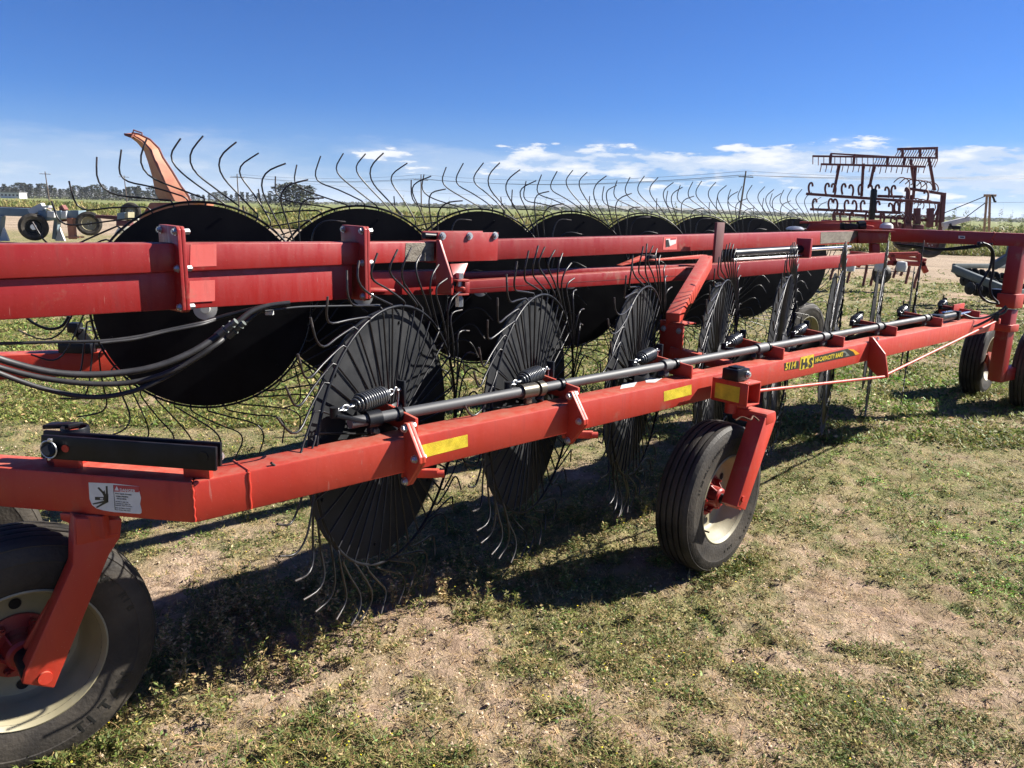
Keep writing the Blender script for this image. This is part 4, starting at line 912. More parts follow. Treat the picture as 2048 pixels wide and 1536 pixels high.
# hydraulic cylinder lying on the wing beam at the rear
ca=W(FE[6]+.10,-.07,.945); cb=W(FE[7]-.05,-.07,.945); cm=ca.lerp(cb,.55)
b=MB(); b.cyl(ca,cm,.030,20); b.box(ca-E_*.03+Z*.015,.09,.08,.03,(E_,N_,Z),.004); b.box(cm,.04,.075,.07,(E_,N_,Z),.004); part(b,'hydraulic_cylinder',M_BLK)
b=MB(); b.cyl(cm,cb+E_*.06,.014,14); b.box(cm-E_*.15+Z*.036,.18,.03,.008,(E_,N_,Z),.001); part(b,'cylinder_rod',M_CHR)
b=MB(); b.box(W(FE[7]-.02,-.15,.955),.22,.012,.10,(E_,N_,Z),.002); part(b,'cylinder_guard',M_RED)

# bits standing on the far end of the centre beam
def at7(x,y,Yd=7.4): return atY(x,y,Yd)
b=MB(); b.beam(at7(1600,445),at7(1762,441.5),.03,.018,bevel=.003); part(b,'lock_bar',M_RED)
b=MB(); b.beam(at7(1614,460),at7(1624,446),.03,.02,bevel=.003); part(b,'lock_lever',M_RED)
b=MB(); b.slab([at7(x,y,7.9) for x,y in ((1620,446),(1700,446),(1700,463),(1620,463))],Vector((0,.05,0)),.004); part(b,'end_plate',M_RED)
b=MB(); b.slab([at7(x,y,7.3) for x,y in ((1690,446),(1716,448),(1716,460),(1690,460))],Vector((0,.12,0)),.006); b.cyl(at7(1716,453,7.35),at7(1729,451,7.35),.045,16); part(b,'pivot_cylinder',M_BLK)
b=MB(); b.slab([at7(x,y,7.35) for x,y in ((1732,449),(1750,452),(1748,462),(1730,462))],Vector((0,.1,0)),.01); part(b,'stop_lug',M_RED)
b=MB(); b.slab([at7(x,y,7.45) for x,y in ((1733,443),(1765,443),(1765,459),(1733,459))],Vector((0,.05,0)),.004); part(b,'end_plate',M_RED)
b=MB(); b.slab([at7(x,y,7.2) for x,y in ((1716,462),(1779,464),(1775,486),(1718,487))],Vector((0,.16,0)),.004); b.slab([at7(x,y,7.15) for x,y in ((1712,459.5),(1790,461.5),(1790,464),(1712,462))],Vector((0,.26,0)),.002); part(b,'corner_bracket',M_RED2)
b=MB(); b.lathe([(0,.03),(.03,.028),(.055,.01),(.06,-.02),(0,-.02)],at7(1773,452,7.3),Z,18); part(b,'pivot_knob',M_PALE)
b=MB(); b.lathe([(0,.02),(.05,.015),(.075,0),(.075,-.01),(0,-.01)],at7(1590,457,6.7),Z,20); part(b,'cap_nut',M_ZINC)
b=MB(); b.slab([at7(x,y,7.25) for x,y in ((1745,487),(1760,487),(1760,520),(1745,520))],Vector((0,.08,0)),.004); part(b,'upright_post',M_RED2)

# ---- hoses
def hose(pts,r=.0095,Yd=3.0,m_=M_HOSE,name='hydraulic_hose',off=None):
    q=[onB(x,y,off) if off is not None else atY(x,y,Yd if not isinstance(Yd,(list,tuple)) else Yd[i]) for i,(x,y) in enumerate(pts)]
    b=MB(); b.tube(crom(q,7),r,10); return part(b,name,m_)
L3=lambda n,a,c_: [a+(c_-a)*i/(n-1) for i in range(n)]
h1=((-60,690),(0,718),(100,744),(200,749),(300,736),(380,706),(440,668)); hose(h1,.0125,L3(7,2.45,2.95))
hose(((440,668),(470,648),(500,625),(535,612),(580,606)),.0105,L3(5,2.95,3.1))
h2=((-60,712),(0,735),(90,757),(190,768),(280,762),(360,734),(430,690),(452,672)); hose(h2,.0105,L3(8,2.55,3.0))
hose(((452,672),(490,645),(520,622),(560,612)),.0095,L3(4,3.0,3.1))
h3=((-60,720),(0,747),(90,778),(180,794),(260,784),(330,755),(380,725),(420,700)); hose(h3,.0095,L3(8,2.5,3.0))
hose(((-60,685),(0,687),(110,684),(200,682),(270,674),(330,661),(400,646),(430,638)),.006,L3(8,2.6,3.05))
hose(((200,686),(270,678),(330,664),(400,650),(430,640)),.005,L3(5,2.75,3.05))
hose(((415,642),(450,632),(490,622),(540,610)),.009,L3(4,3.05,3.15),M_BLK)
hose(((48,630),(70,648),(100,658),(124,652),(138,632)),.006,3.2,M_BLK)
hose(((530,622),(600,614),(680,612),(760,610)),.004,L3(4,3.05,3.3),M_PIPE,'steel_line')
def coupler(pts,Yd):
    q=[atY(x,y,Yd) for x,y in pts]; a_,c_=q[0],q[-1]; d=(c_-a_)
    b=MB(); b.cyl(a_,a_+d*.38,.016,18); b.cyl(a_+d*.40,a_+d*.46,.0175,18); b.cyl(a_+d*.47,a_+d*.74,.0135,6); b.cyl(a_+d*.76,a_+d*.8,.0165,18); b.cyl(a_+d*.8,c_,.0125,18); return part(b,'hose_coupler',M_GALV)
coupler(((434,672),(472,642)),2.95); coupler(((455,672),(488,645)),3.0)
b=MB(); b.box(atY(539,622,3.1),.03,.02,.032,None,.002); part(b,'hose_clip',M_PALE)
# hoses at the rear
hose(((1790,488),(1830,492),(1880,498),(1930,493),(1985,488)),.0085,L3(5,7.2,6.45),M_BLK)
hose(((1800,492),(1840,496),(1880,500),(1930,497),(1980,490)),.0085,L3(5,7.2,6.45),M_BLK)
hose(((1960,487),(1975,492),(1984,505),(1980,535),(1966,560),(1958,575),(1960,590),(1975,603),(1998,608)),.010,6.3,M_BLK)
hose(((1965,486),(1980,493),(1987,510),(1986,545),(1980,570),(1984,592),(1996,605)),.010,6.25,M_BLK)
hose(((2014,615),(2008,625),(1990,632),(1975,641),(1950,652),(1930,651),(1905,641),(1897,636)),.0095,5.85)
hose(((2012,612),(2000,622),(1985,630),(1965,636),(1945,636),(1925,628)),.0085,5.85)
b=MB(); b.box(atY(1962,488,6.4),.05,.04,.035,None,.004); b.box(atY(1992,634,5.85),.03,.03,.06,None,.003); part(b,'hose_clip',M_BLK)
# spare rear wheel carried behind the cross beam

# ------------------------------------------------------------------ background machines and landscape
def bpart(mb,name,mats,root,label=None,sharp=None):
    o=mb.obj(name,mats,None,sharp or 28); o.parent=root; o.matrix_parent_inverse=Matrix.Translation(root.location).inverted()
    if label: o['label']=label
    return o
def root_(name,px,py,Yd,label,cat,group=None):
    p=atY(px,py,Yd); e=empty(name,(p.x,p.y,0)); tag(e,label,cat,group); return e
def simple_wheel(root,c,ax,Rt,hw,rim_m,rr=.55,name='wheel'):
    ax=Vector(ax).normalized(); b=MB(); r2=Rt*rr
    b.lathe([(r2,-hw*.8),(Rt*.8,-hw),(Rt*.97,-hw*.8),(Rt,-hw*.4),(Rt,hw*.4),(Rt*.97,hw*.8),(Rt*.8,hw),(r2,hw*.8)],c,ax,40,closed=True); w_=bpart(b,name,M_RUB,root)
    b=MB(); b.lathe([(r2,-hw*.8),(r2*.9,-hw*.3),(r2*.5,-hw*.1),(0,-hw*.1),(0,.0),(r2*.5,.0),(r2*.9,hw*.1),(r2*1.02,hw*.85),(r2*1.05,hw*.8)],c,ax,32,closed=False)
    o=b.obj('rim',rim_m,w_); 
    for k in range(5):
        a=k*2*math.pi/5; u=ax.cross(Z).normalized(); b=MB(); q=Vector(c)+(u*math.cos(a)+Z*math.sin(a))*r2*.35; b.cyl(q,q+ax*.03,.018,6); b.obj('lug_nut',M_ZINC,w_)
    return w_
# --- grey green beam implement at the left, on stands
Yd=28
def a8(x,y,Y_=Yd): return atY(x,y,Y_)
r_=root_('grey_implement',80,470,Yd,'grey green steel beam implement parked on stands beyond the red tubes','implement')
def qslab(pts,Y_,dep,m_,root,name,bev=.01): b=MB(); b.slab([a8(x,y,Y_) for x,y in pts],Vector((0,dep,0)),bev); return bpart(b,name,m_,root)
qslab(((-60,413),(92,418),(92,434),(-60,430)),Yd,.35,M_GREY,r_,'main_beam')
b=MB(); b.beam(a8(-60,412.5,Yd+.5),a8(98,417,Yd+.5),.3,.05); bpart(b,'top_rail',M_DKRED,r_)
qslab(((76,421),(122,421),(122,438),(76,443)),Yd-.3,.5,M_GREY,r_,'beam_end')
qslab(((94,422),(108,423),(108,436),(94,434)),Yd-.5,.15,M_PALE,r_,'weight_block')
qslab(((122,423),(132,422),(132,437),(122,437)),Yd-.5,.4,M_PALE,r_,'weight_block')
qslab(((134,421),(157,421),(157,436),(134,436)),Yd-.4,.5,M_GREY,r_,'weight_block')
b=MB(); b.beam(a8(62,425),a8(88,412),.22,.22); bpart(b,'brace',M_PALE,r_)
qslab(((84,412),(98,411),(96,416),(86,416)),Yd-.3,.3,M_PALE,r_,'clamp'); qslab(((92,416),(102,422),(96,427),(92,425)),Yd-.45,.1,M_CREAM,r_,'pulley')
simple_wheel(r_,a8(67,454,Yd-.5),(.55,-.83,0),.47,.16,M_BLK)
b=MB(); b.cyl(a8(67,454,Yd-.52),a8(67,454,Yd-.7),.1,12); bpart(b,'wheel_hub',M_ZINC,r_)
simple_wheel(r_,a8(178,447,Yd-.3),(.45,-.9,0),.42,.13,M_CREAM)
for x0 in (0,112):
    b=MB(); b.beam(a8(x0+4,432),a8(x0-1,478),.25,.12); bpart(b,'stand_leg',M_GREY,r_)
    b=MB(); b.poly([a8(x0+6,455,Yd-.1),a8(x0+17,482,Yd-.1),a8(x0-2,482,Yd-.1)],Vector((0,.1,0))); bpart(b,'stand_foot',M_PALE,r_)
b=MB(); b.beam(a8(142,436,Yd-.4),a8(146,478,Yd-.4),.2,.2); b.box(a8(150,474,Yd-.4),.5,.3,.05); bpart(b,'jack',M_ORANGE,r_)
b=MB(); b.beam(a8(124,412,Yd-.1),a8(130,421,Yd-.1),.25,.15); bpart(b,'bracket',M_RUSTR,r_)
b=MB(); b.beam(a8(125,440,Yd+.3),a8(165,436,Yd+.3),.2,.12); bpart(b,'axle',M_DKRED,r_)
# --- second wheeled implement behind it
r_=root_('cream_wheeled_frame',262,450,24,'dark implement frame with one black wheel beside the orange chute','implement')
simple_wheel(r_,atY(262,424,23.5),(.3,-.95,0),.28,.1,M_CREAM,.5)
def q2(pts,Y_,dep,m_,name): b=MB(); b.slab([atY(x,y,Y_) for x,y in pts],Vector((0,dep,0)),.01); return bpart(b,name,m_,r_)
q2(((190,430),(236,432),(236,440),(190,436)),23.5,.3,M_DKRED,'frame_rail'); q2(((234,426),(249,425),(249,440),(234,440)),23,.5,M_GREY,'weight_box'); q2(((249,426),(256,424),(256,440),(249,440)),23,.4,M_CREAM,'weight_box')
q2(((232,441),(252,441),(256,452),(232,452)),23,.4,M_DKRED,'axle_box'); q2(((256,437),(272,437),(272,439),(256,439)),23,.2,M_PALE,'frame_rail')
q2(((236,456),(252,454),(238,468),(228,468)),22.5,.3,M_PALE,'stand_leg')
# --- orange blower chute
r_=root_('discharge_chute',340,430,14,'weathered orange curved discharge chute rising behind the first disc','chute')
Yc=14.
def o4(x,y,d=0): return atY(x,y,Yc+d)
side=[(248,267),(262,276),(274,285),(288,302),(296,325),(304,352),(308,372),(312,388),(320,402)]
frnt=[(264,266),(277,268),(300,279),(318,297),(326,315),(344,342),(362,372),(377,392),(382,404)]
V=[];Fq=[]
b=MB(); n_=len(side); mid=[]
for (sx,sy),(fx,fy),i in zip(side,frnt,range(n_)):
    t=i/(n_-1)
    # ridge between shaded side wall and lit front wall
    rx=sx+(fx-sx)*(.30+.02*i); ry=sy+(fy-sy)*.35
    mid.append((rx,ry))
    for p in (o4(sx,sy,.45),o4(rx,ry,-.05),o4(fx,fy,.12),o4(fx,fy,.55)): V.append(p)
for i in range(n_-1):
    for j in range(4): Fq.append((i*4+j,i*4+(j+1)%4,(i+1)*4+(j+1)%4,(i+1)*4+j))
Fq.append((0,1,2,3)); Fq.append(tuple((n_-1)*4+j for j in (3,2,1,0)))
b.add(V,Fq); bpart(b,'chute_body',M_ORANGE,r_,sharp=20)
b=MB(); b.tube([o4(x,y,-.0) for x,y in frnt],.018,6); bpart(b,'edge_flange',M_RUSTR,r_)
b=MB(); b.tube([o4(*p,-.08) for p in ((266,268),(267,260),(284,266),(284,271))],.014,6); bpart(b,'spout_handle',M_RUSTR,r_)
b=MB(); b.slab([o4(*p,-.1) for p in ((247,266),(264,268),(262,276),(248,271))],Vector((0,.4,0)),.01); bpart(b,'spout_flap',M_RUSTR,r_)
b=MB(); b.slab([o4(*p,.05) for p in ((300,405),(400,405),(330,430),(283,432))],Vector((0,.5,0)),.01); bpart(b,'chute_base',M_ORANGE,r_)
b=MB(); b.slab([o4(*p,.2) for p in ((283,428),(400,405),(380,470),(262,470))],Vector((0,.7,0)),.02); bpart(b,'blower_housing',M_ORANGE,r_)
# --- big field cultivator with folded wings and spring harrow on top
Yk=26.
def k_(x,y,d=0): return atY(x,y,Yk+d)
r_=root_('field_cultivator',1750,520,Yk,'dark red cultivator with folded wings full of curved shanks and harrow on top','cultivator')
def bar(p,q,wd,m_=M_DKRED,name='frame_bar',d=0,d2_=None):
    b=MB(); b.beam(k_(*p,d),k_(*q,d if d2_ is None else d2_),wd,wd,bevel=.01); return bpart(b,name,m_,r_)
def z4(x,y): return (1600+x/6.827,280+y/6.827)
bar(z4(170,220),z4(1880,245),.06,name='harrow_bar'); bar(z4(415,185),z4(1340,235),.05,d=.5,name='harrow_bar'); bar(z4(285,330),z4(1715,365),.065,d=-.2,name='harrow_bar'); bar(z4(1330,125),z4(1880,110),.08,d=.3,name='harrow_bar')
for x0,y0,x1,y1 in ((425,190,410,340),(745,190,730,330),(1200,230,1190,340),(1430,230,1415,360),(1400,125,1400,240),(1640,115,1640,235),(1865,110,1865,245)): bar(z4(x0,y0),z4(x1,y1),.07,name='harrow_arm')
for x0,y0,x1,y1 in ((540,330,460,720),(865,320,840,770),(1010,360,950,640),(1510,260,1570,700),(1580,345,1545,800),(1755,230,1840,690)): bar(z4(x0,y0),z4(x1,y1),.075,name='harrow_arm',m_=M_DKRED)
for x0,y0,x1,y1 in ((85,735,1400,830),(430,765,1915,860),(140,945,1370,995),(450,1000,1890,1110),(1500,665,1980,740),(1060,765,1400,775)): bar(z4(x0,y0),z4(x1,y1),.085,name='wing_frame_bar',d=(y0%7)*.05)
for x0,y0,x1,y1,wd in ((1960,720,1920,1250,.13),(1480,650,1450,1150,.11),(1530,750,1490,1150,.09),(1895,860,1860,1180,.07),(1600,930,1590,1150,.17),(1780,930,1770,1190,.17),(1900,900,1800,1110,.05),(460,1000,470,1110,.1),(1360,860,1350,1010,.07),(1380,800,1370,860,.06)): bar(z4(x0,y0),z4(x1,y1),wd,name='wing_post',d=.2)
b=MB(); b.poly([k_(*z4(*p),-.6) for p in ((985,690),(1000,665),(1040,660),(1058,690),(1050,800),(1020,1110),(950,1110))],Vector((0,.12,0)),.01); bpart(b,'slotted_arm',M_BLK,r_)
def tine_line(x0,y0,x1,y1,n,dx,dy,d=0):
    for i in range(n):
        t=i/(n-1); p=(x0+(x1-x0)*t,y0+(y1-y0)*t); s=random.uniform(.85,1.1)
        b=MB(); b.tube([k_(*z4(*p),d),k_(*z4(p[0]+dx*s*.1,p[1]+dy*s*.3),d),k_(*z4(p[0]+dx*s,p[1]+dy*s),d)],.014,5,tipn=0); bpart(b,'harrow_tine',M_RUSTR,r_,sharp=80)
tine_line(175,225,1000,240,12,0,115); tine_line(1050,235,1880,245,26,-45,125); tine_line(290,335,1700,365,20,-18,100,-.2); tine_line(1340,130,1870,115,16,-50,110,.3)
def shank(x,y,flip,sc=1.,d=-.3,m_=M_DKRED,r=.032):
    f=-1 if flip else 1
    pts=[(0,0),(-12,-60),(-8,-110),(8,-140),(28,-145),(40,-125),(42,-95)]
    b=MB(); b.tube(crom([k_(*z4(x+f*a*sc,y+c_*sc),d) for a,c_ in pts],3),r,6); return bpart(b,'curved_shank',m_,r_,sharp=80)
for x,y,f in ((130,730,0),(355,740,0),(475,745,1),(580,745,0),(715,760,1),(810,755,0),(975,755,1),(1040,760,0),(1205,790,1),(1260,770,0),(1480,800,1),(1740,830,1),(185,950,0),(400,950,0),(500,955,1),(620,970,0),(760,975,1),(840,975,0),(1045,985,0),(1255,1010,1),(1300,990,0),(470,1110,0),(560,1120,0),(690,1140,0),(905,1130,0),(1110,1160,0),(1140,1130,1),(1250,1190,0),(1330,1180,0),(1440,1180,0),(1520,1180,0)): shank(x,y,f)
for i in range(6):   # fine curved spring teeth at the right
    for row,(bx,by,yy) in enumerate(((1480,600,0),(1440,850,0),(1400,1060,0))):
        x=bx+i*78; y=by+i*12
        b=MB(); b.tube(crom([k_(*z4(x+a,y+c_),.6) for a,c_ in ((0,60),(20,10),(0,-50),(-60,-85),(-130,-80),(-200,-20))],3),.018,5); bpart(b,'spring_tooth',M_RUSTR,r_,sharp=80)
simple_wheel(r_,k_(1860,487,-1.5),(-.1,-1,0),.44,.14,M_RUSTR,.5); simple_wheel(r_,k_(1810,478,1.5),(-.1,-1,0),.40,.13,M_RUSTR,.5)
for x,y in ((1652,450),(1672,452),(1745,452),(1770,455),(1790,455),(1812,458),(1835,460)): 
    b=MB(); b.box(k_(x,y),.3,.3,.35,None,.05); bpart(b,'shank_bracket',M_RUSTR,r_)
# --- small red cultivator low behind the rake
Yk=17.5
r_=root_('small_red_cultivator',1740,560,17.5,'low red cultivator with curved shanks on the grass behind the rake','cultivator')
for p,q,wd in (((1600,520),(1850,528),.10),((1690,512),(1835,508),.10),((1700,505),(1852,520),.07),((1782,509),(1790,530),.10),((1690,510),(1720,532),.1),((1835,508),(1852,545),.1),((1610,530),(1620,520),.1),((1740,522),(1745,507),.09)): bar(p,q,wd,M_RED,'frame_bar')
for x,y,l,c_ in ((1622,530,36,0),(1664,530,30,0),(1698,532,34,0),(1730,530,42,0),(1745,532,40,1),(1790,532,24,0),(1805,530,22,0),(1815,532,36,0),(1832,532,45,1),(1640,528,26,0)):
    b=MB(); f=1 if c_ else .5; b.tube(crom([k_(x+8*f,y),k_(x+4*f,y+l*.3),k_(x-1,y+l*.65),k_(x-4,y+l)],3),.030,6); bpart(b,'curved_shank',M_RUSTR,r_,sharp=80)
simple_wheel(r_,k_(1763,548,-.2),(-.9,-.4,0),.22,.07,M_CREAM,.5)
for x in (1760,1803,1700): b=MB(); b.lathe([(0,-.12),(.1,-.1),(.12,0),(.1,.1),(0,.12)],k_(x,533,-.2),(0,0,1),16); bpart(b,'gauge_hub',M_PALE,r_)
# --- grey packer roller
Yk=14.5
r_=root_('packer_roller',1960,600,14.5,'grey steel packer frame with rows of dark roller teeth','packer')
def pk(x,y,d=0): return atY(x,y,14.5+d)
for p,q,d,d2_,wd in (((1907,537),(2012,580),0,-1.2,.13),((1907,532),(2060,532),0,2.,.09),((2012,585),(2080,585),-1.2,-.5,.12)):
    b=MB(); b.beam(pk(*p,d),pk(*q,d2_),wd*.7,wd,bevel=.01); bpart(b,'frame_bar',M_GALV,r_)
for i in range(9):
    for j in range(3):
        x=1920+i*14+j*10; y=543+j*17+i*2.4; 
        c=pk(x,y,.6-.5*j); b=MB(); b.lathe([(.03,-.03),(.11,-.02),(.12,0),(.11,.02),(.03,.03)],c,(1,.3,0),10); bpart(b,'roller_ring',M_BLK,r_)
b=MB(); b.beam(pk(1985,533,.5),pk(2016,515,.5),.12,.14); b.beam(pk(2012,517,.5),pk(2025,470,.5),.05,.05); bpart(b,'hitch_arm',M_GALV,r_)
# --- A frame post with guy cables and pale beam
r_=root_('cable_post',1977,470,24,'tan two legged timber post with cables sloping down to the left','post')
for p,q in (((1974,390),(1968,463)),((1980,390),(1978,463)),): 
    b=MB(); b.beam(atY(*p,24),atY(*q,24),.045,.06,bevel=.01); b2=bpart(b,'post_leg',M_TAN,r_)
b=MB(); b.box(atY(1980,391,24),.28,.2,.07,None,.01); bpart(b,'post_cap',M_TAN,r_)
b=MB(); b.tube([atY(*p,23.9) for p in ((1984,390),(1988,398),(1989,403),(1992,403))],.03,6); bpart(b,'winch_crank',M_BLK,r_)
for p,q in (((1974,391),(1888,426)),((1973,404),(1930,436))): b=MB(); b.tube([atY(*p,24),atY(*q,25)],.014,5); bpart(b,'cable',M_BLK,r_)
r_=root_('auger_tube',1910,450,26,'pale grey steel auger boom lying behind the dark red cultivator','auger')
b=MB(); b.beam(atY(1885,450,26),atY(1938,437,26),.16,.16,bevel=.02); bpart(b,'boom',M_PALE,r_); b=MB(); b.beam(atY(1885,458,26),atY(1930,440,26),.04,.08); bpart(b,'truss_rod',M_PALE,r_)
b=MB(); b.box(atY(1909,455,25.5),.28,.3,.12,None,.03); b.cyl(atY(1902,452,25.5),atY(1900,447,25.5),.04,8); bpart(b,'gearbox',M_BLK,r_)

# ---------------- utility poles and lines
def pole(px,ytop,Yd,lean,label,arm_px,arm_y,m_=M_WOOD):
    p=atY(px,ytop,Yd); r_=empty('utility_pole',(p.x,p.y,0)); tag(r_,label,'utility pole','utility poles along the field')
    b=MB(); b.tube([Vector((p.x+lean,p.y,-.1)),Vector((p.x+lean*.5,p.y,p.z*.5)),p],[.2,.17,.13],10); bpart(b,'pole_shaft',m_,r_)
    mp=Yd/F; b=MB(); ca_=atY(px,arm_y,Yd); d=CR.copy(); d.z=0; d=Vector((1,-.0,-.02)); L_=arm_px*mp
    b.beam(ca_-d*L_/2,ca_+d*L_/2,.13,.16); bpart(b,'crossarm',m_,r_)
    tips=[]
    for t in (-.47,-.2,.22,.47):
        q=ca_+d*L_*t; b=MB(); b.cyl(q+Z*.06,q+Z*.32,.07,8); bpart(b,'insulator',M_PALE,r_); tips.append(q+Z*.32)
    tips.append(p); return tips
T1=pole(1492,342,150,-.6,'nearest utility pole, standing tall between the far tines and the cultivator',28,354)
T2=pole(842,349,215,.1,'utility pole whose crossarm shows above the second and third discs',28,360)
T3=pole(90,343,250,.4,'utility pole at the far left with its crossarm above the dark trees',21,348)
T4=pole(248,351,290,.3,'utility pole seen beside the orange chute and the first disc',20,354)
T5=pole(474,348,235,.1,'reddish utility pole seen through the tines right of the first disc',27,355)
RT=[atY(2300,335+i*3,170) for i in range(5)]; LT=[atY(-200,330,330)]*5
def wire(a,c_,sag,name='power_line'):
    pts=[a.lerp(c_,t)-Z*(4*sag*t*(1-t)) for t in np.linspace(0,1,24)]
    b=MB(); b.tube(pts,.028,4); return b
wl=empty('overhead_wires',(T1[4].x,T1[4].y,0)); tag(wl,'thin overhead wires strung between the utility poles across the sky','power lines')
for i in (0,1,3,4):
    bpart(wire(T2[i],T1[i],1.6),'power_line',M_WIRE,wl); bpart(wire(T1[i],RT[i],1.2),'power_line',M_WIRE,wl); bpart(wire(T2[i],T5[i],1.2),'power_line',M_WIRE,wl)
bpart(wire(atY(560,362,260),atY(2300,400,150),3.),'power_line',M_WIRE,wl)

# ---------------- trees
def crown_mesh(h,wd,n,cols,kind):
    A=Acc(); N=n
    t=rng.uniform(0,1,N)**.8; zz=h*(.0+1.0*t)
    if kind=='conifer': rad=wd*(1-t)**.75*(.75+.25*np.sin(t*17+rng.uniform(0,6)))
    else: rad=wd*np.sqrt(np.clip(1-((t-.45)/.56)**2,0.05,1))
    a=rng.uniform(0,6.283,N); lump=.72+.38*np.sin(a*2+rng.uniform(0,6))*np.sin(t*6+rng.uniform(0,6)); rr=rad*np.sqrt(rng.uniform(.15,1,N))*lump
    P=np.stack([rr*np.cos(a),rr*np.sin(a),zz],1); D=rdir(N,-.4,.5); A.add(leaves(P,D,rdir(N,0,1),h*rng.uniform(.05,.13,N),h*rng.uniform(.03,.08,N),pick(cols,N,.4)))
    me=qmesh('crown',np.concatenate(A.V),np.concatenate(A.F),M_LEAF,np.concatenate(A.C)); return me
DK=[(.022,.034,.018),(.03,.042,.022),(.04,.045,.028),(.05,.05,.035)]
MD=[(.04,.055,.022),(.055,.07,.03),(.03,.045,.02)]
protos=[crown_mesh(1,.30,420,DK,'conifer') for _ in range(3)]+[crown_mesh(1,.42,520,DK,'round') for _ in range(3)]
tb_=MB(); tb_.tube([(0,0,-.02),(0,0,.3),(.01,0,.62)],[.022,.016,.006],6); trunk_me=tb_.mesh('trunk',M_BARK)
def tree(px,ybase_px,ytop,Yd,k,label,group,name):
    p=atY(px,392,Yd); top=atY(px,ytop,Yd).z; o=empty(name,(p.x,p.y,0)); tag(o,label,'tree',group); h=top
    for me,nm in ((protos[k],'crown'),(trunk_me,'trunk')):
        c_=bpart_me(me,nm,o); c_.scale=(h*random.uniform(1.3,2.0) if nm=='crown' else h,)*2+(h,); c_.rotation_euler.z=random.uniform(0,6)
def bpart_me(me,nm,o): c_=bpart_o=bpy.data.objects.new(nm,me); COL.objects.link(c_); c_.parent=o; return c_
TREES=[]
x=4
while x<345:
    TREES.append((x,random.uniform(365,376)+x*.02)); x+=random.uniform(6,10)
for i,(x,yt) in enumerate(TREES):
    k=random.choice((0,0,1,1,2,3,4))
    tree(x,392,yt,430+random.uniform(-25,25),k,'dark windbreak tree in the dense row along the left horizon','windbreak trees along the left horizon','windbreak_tree')
for x in list(range(352,560,11)):
    tree(x,400,random.uniform(379,388)+ (x-352)*.03,470+random.uniform(-20,20),random.choice((0,1,3,4)),'dark windbreak tree in the dense row along the left horizon','windbreak trees along the left horizon','windbreak_tree')
for x,yt,k,lb in ((563,368,3,'leftmost dark tree of the small clump right of the windbreak'),(579,366,4,'tallest dark tree in the middle of the small clump'),(594,369,5,'broad dark tree in the small clump, left of the sparse one'),(613,371,3,'rightmost sparse tree of the small clump near the third pole')):
    tree(x,402,yt,240,k,lb,None,'clump_tree')
# distant low shrubs along the right horizon, white building at the left
A_=Acc(); N=9000
xx=rng.uniform(-250,1500,N); yy=rng.uniform(600,1600,N); hh=rng.uniform(.5,1,N)*yy*.0032; P=np.stack([xx,yy,rng.uniform(0,1,N)*hh],1)
A_.add(leaves(P,rdir(N,-.2,.4),rdir(N,0,1),yy*.006,yy*.003,pick([(.06,.075,.04),(.09,.1,.055),(.05,.06,.04)],N)))
A_.obj('distant_scrub','dark line of distant scrub and hedges along the horizon','scrub')
r_=empty('white_shed',tuple(atY(27,388,380))); r_.location.z=0; tag(r_,'long low white shed in front of the dark trees at far left','building')
p=atY(27,388,380); zt_=atY(27,383,380).z; w_=.5*37*380/F*2
b=MB(); b.box((p.x,p.y,1.2),w_,6,2.8); wa=bpart(b,'wall',M_WALLW,r_)
b=MB(); b.box((p.x,p.y,2.75),w_+.6,6.6,.3); bpart(b,'roof',M_ROOF,r_)
for i in range(5): b=MB(); b.box((p.x-w_*.4+i*w_*.2,p.y-3.02,1.5),.9,.06,.8); bpart(b,'window',M_BLK,r_)
# ---------------- tall weeds of the field edge
A_=Acc()
def tall(nc,y0s,y1s,per,hh,cols,wd,xr=(-1,1)):
    u=rng.uniform(0,1,nc); x=rng.uniform(*xr,nc); 
    ang=x; 
    t=y0s+(y1s-y0s)*u**1.8; 
    # walk out from the field edge along the view bearing
    Yb=np.zeros(nc)
    for _ in range(12): Yb=np.where(Yb==0,60,Yb); Yb=.5*Yb+.5*field_y(ang*Yb)
    Y=Yb+t; X=ang*Y+rng.normal(0,.3,nc)
    Xr=np.repeat(X,per)+rng.normal(0,.15,nc*per);Yr=np.repeat(Y,per)+rng.normal(0,.15,nc*per);N=nc*per
    D=rdir(N,.55,.98); H=np.repeat(hh*rng.uniform(.4,1.25,nc),per)*rng.uniform(.5,1.1,N)*(.7+.6*fbm(Xr*.12,Yr*.12,41,3))
    A_.add(blades(np.stack([Xr,Yr,np.zeros(N)],1),D,H,wd*(Yr/40)**.8*rng.uniform(.6,1.5,N),rng.uniform(0,.3,N),np.repeat(pick(cols,nc,.25),per,0)*rng.uniform(.7,1.3,(N,1))))
FG=[(.10,.14,.035),(.15,.185,.05),(.20,.21,.07),(.24,.22,.09),(.08,.11,.03),(.28,.25,.12)]
tall(7000,-1,18,7,.75,FG,.05,(-.85,1.)); tall(9000,10,120,5,.9,FG,.09,(-.85,1.)); 
tall(1500,0,14,5,1.35,FG[:3]+[(.12,.12,.06)],.03,(-.05,1.))
A_.obj('tall_field_weeds','tall green and straw coloured weeds filling the field beyond the dirt track','weeds')
A_=Acc()
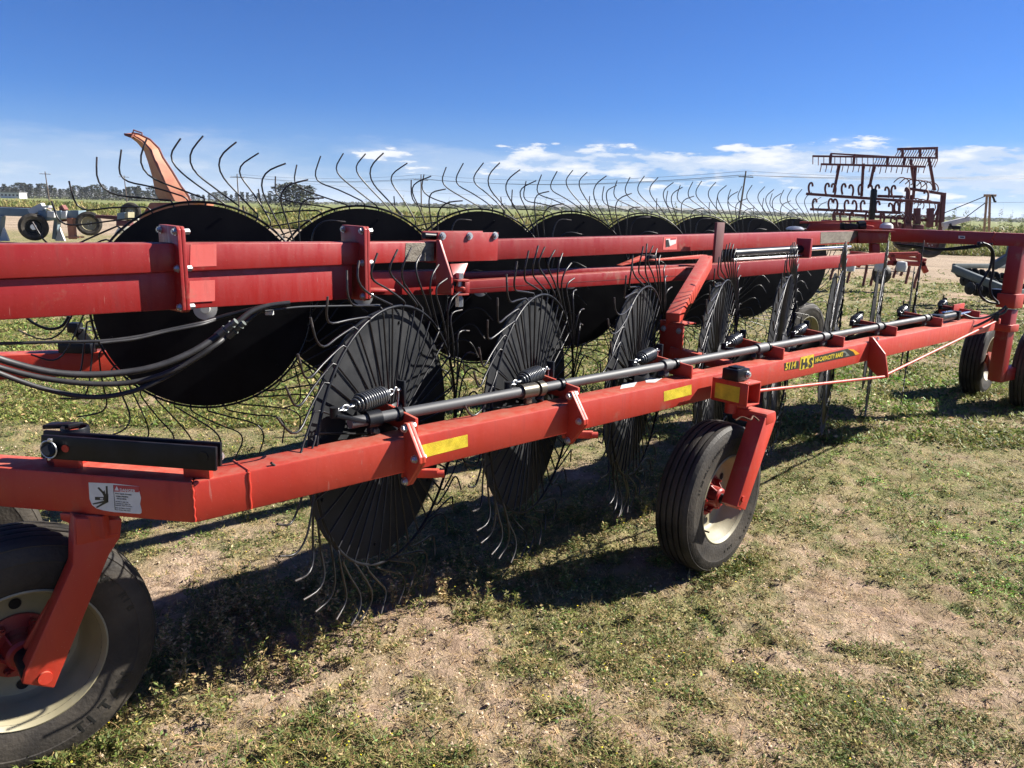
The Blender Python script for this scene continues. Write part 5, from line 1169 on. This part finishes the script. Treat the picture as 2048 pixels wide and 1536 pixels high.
for _ in range(120):
    a=random.choice((random.uniform(.02,.2),random.uniform(.5,.78),random.uniform(-.4,.8))); Yb=float(field_y(a*42))+random.uniform(0,10); x=a*Yb; h=random.uniform(1.6,2.45)
    N=40; s=rng.uniform(.35,1,N); P=np.stack([x+rng.normal(0,.02,N)*0+np.full(N,x)*0+ (s-.5)*.15,np.full(N,Yb),s*h],1)
    A_.add(blades(np.array([[x,Yb,0.]]),np.array([[.05,0,1.]]),np.array([h*1.05]),np.array([.03]),np.array([.05]),pick(FG[:2],1)))
    A_.add(leaves(P,rdir(N,.1,.8),rdir(N,0,1),(1.15-s)*.38,(1.15-s)*.10,pick([(.10,.14,.05),(.16,.18,.08)],N)))
A_.obj('weed_stalks','tall seeding weed stalks poking above the horizon','weeds')
# ---------------- distant hills
def ridge(name,pts,Yd,m_,seed):
    """pts: crest in photo pixels; a solid rising and falling ground mass"""
    xs_=np.linspace(pts[0][0],pts[-1][0],90); yt=np.interp(xs_,[p[0] for p in pts],[p[1] for p in pts])
    V=[];rows=[(-.12,0.),(-.05,.45),(0,1.),(.06,.8),(.15,0)]
    for x_,y_ in zip(xs_,yt):
        p=atY(float(x_),float(y_),Yd); hz=max(2,p.z*(1+.10*(fbm(np.array([x_/40.]),np.array([seed*3.]),seed,4)[0]-.5)))
        for dy,f in rows: V.append((p.x*(1+dy),Yd*(1+dy),hz*f-(1 if f==0 else 0)))
    Fq=[(i*5+j,(i+1)*5+j,(i+1)*5+j+1,i*5+j+1) for i in range(89) for j in range(4)]
    b=MB(); b.add(V,Fq); o=b.obj(name,m_,None,180); tag(o,kind='structure'); return o
M_HILL=mat('dry scrub hillside',(.13,.12,.08),.95,var=.5,vscale=.004,col2=(.2,.18,.12))
ridge('hills',[(-900,372),(-200,376),(60,377),(180,382),(330,394),(480,402),(700,405),(900,410),(1000,410),(1150,409),(1300,413),(1450,419),(1600,425),(1800,430),(2048,438),(2600,452)],3200,M_HILL,3)
ridge('near_rise',[(640,409),(800,411),(900,412),(1100,414),(1400,422),(1700,431),(1900,437),(2048,440),(2600,454)],1500,mat('near rise scrub',(.12,.115,.06),.95,var=.5,vscale=.02,col2=(.18,.17,.1)),5)
# ---------------- haze: one closed box of pale air round everything
hb_=MB(); hb_.box((0,2250,21.5),15600,4900,47)
M_HZ=bpy.data.materials.new('thin blue haze'); M_HZ.use_nodes=True; nt=M_HZ.node_tree; nt.nodes.remove(nt.nodes['Principled BSDF'])
pv=nt.nodes.new('ShaderNodeVolumePrincipled'); pv.inputs['Color'].default_value=(.80,.88,1,1); pv.inputs['Density'].default_value=.00014; pv.inputs['Anisotropy'].default_value=.1
nt.links.new(pv.outputs[0],nt.nodes['Material Output'].inputs['Volume'])
hz_=hb_.obj('haze',M_HZ); tag(hz_,kind='stuff')
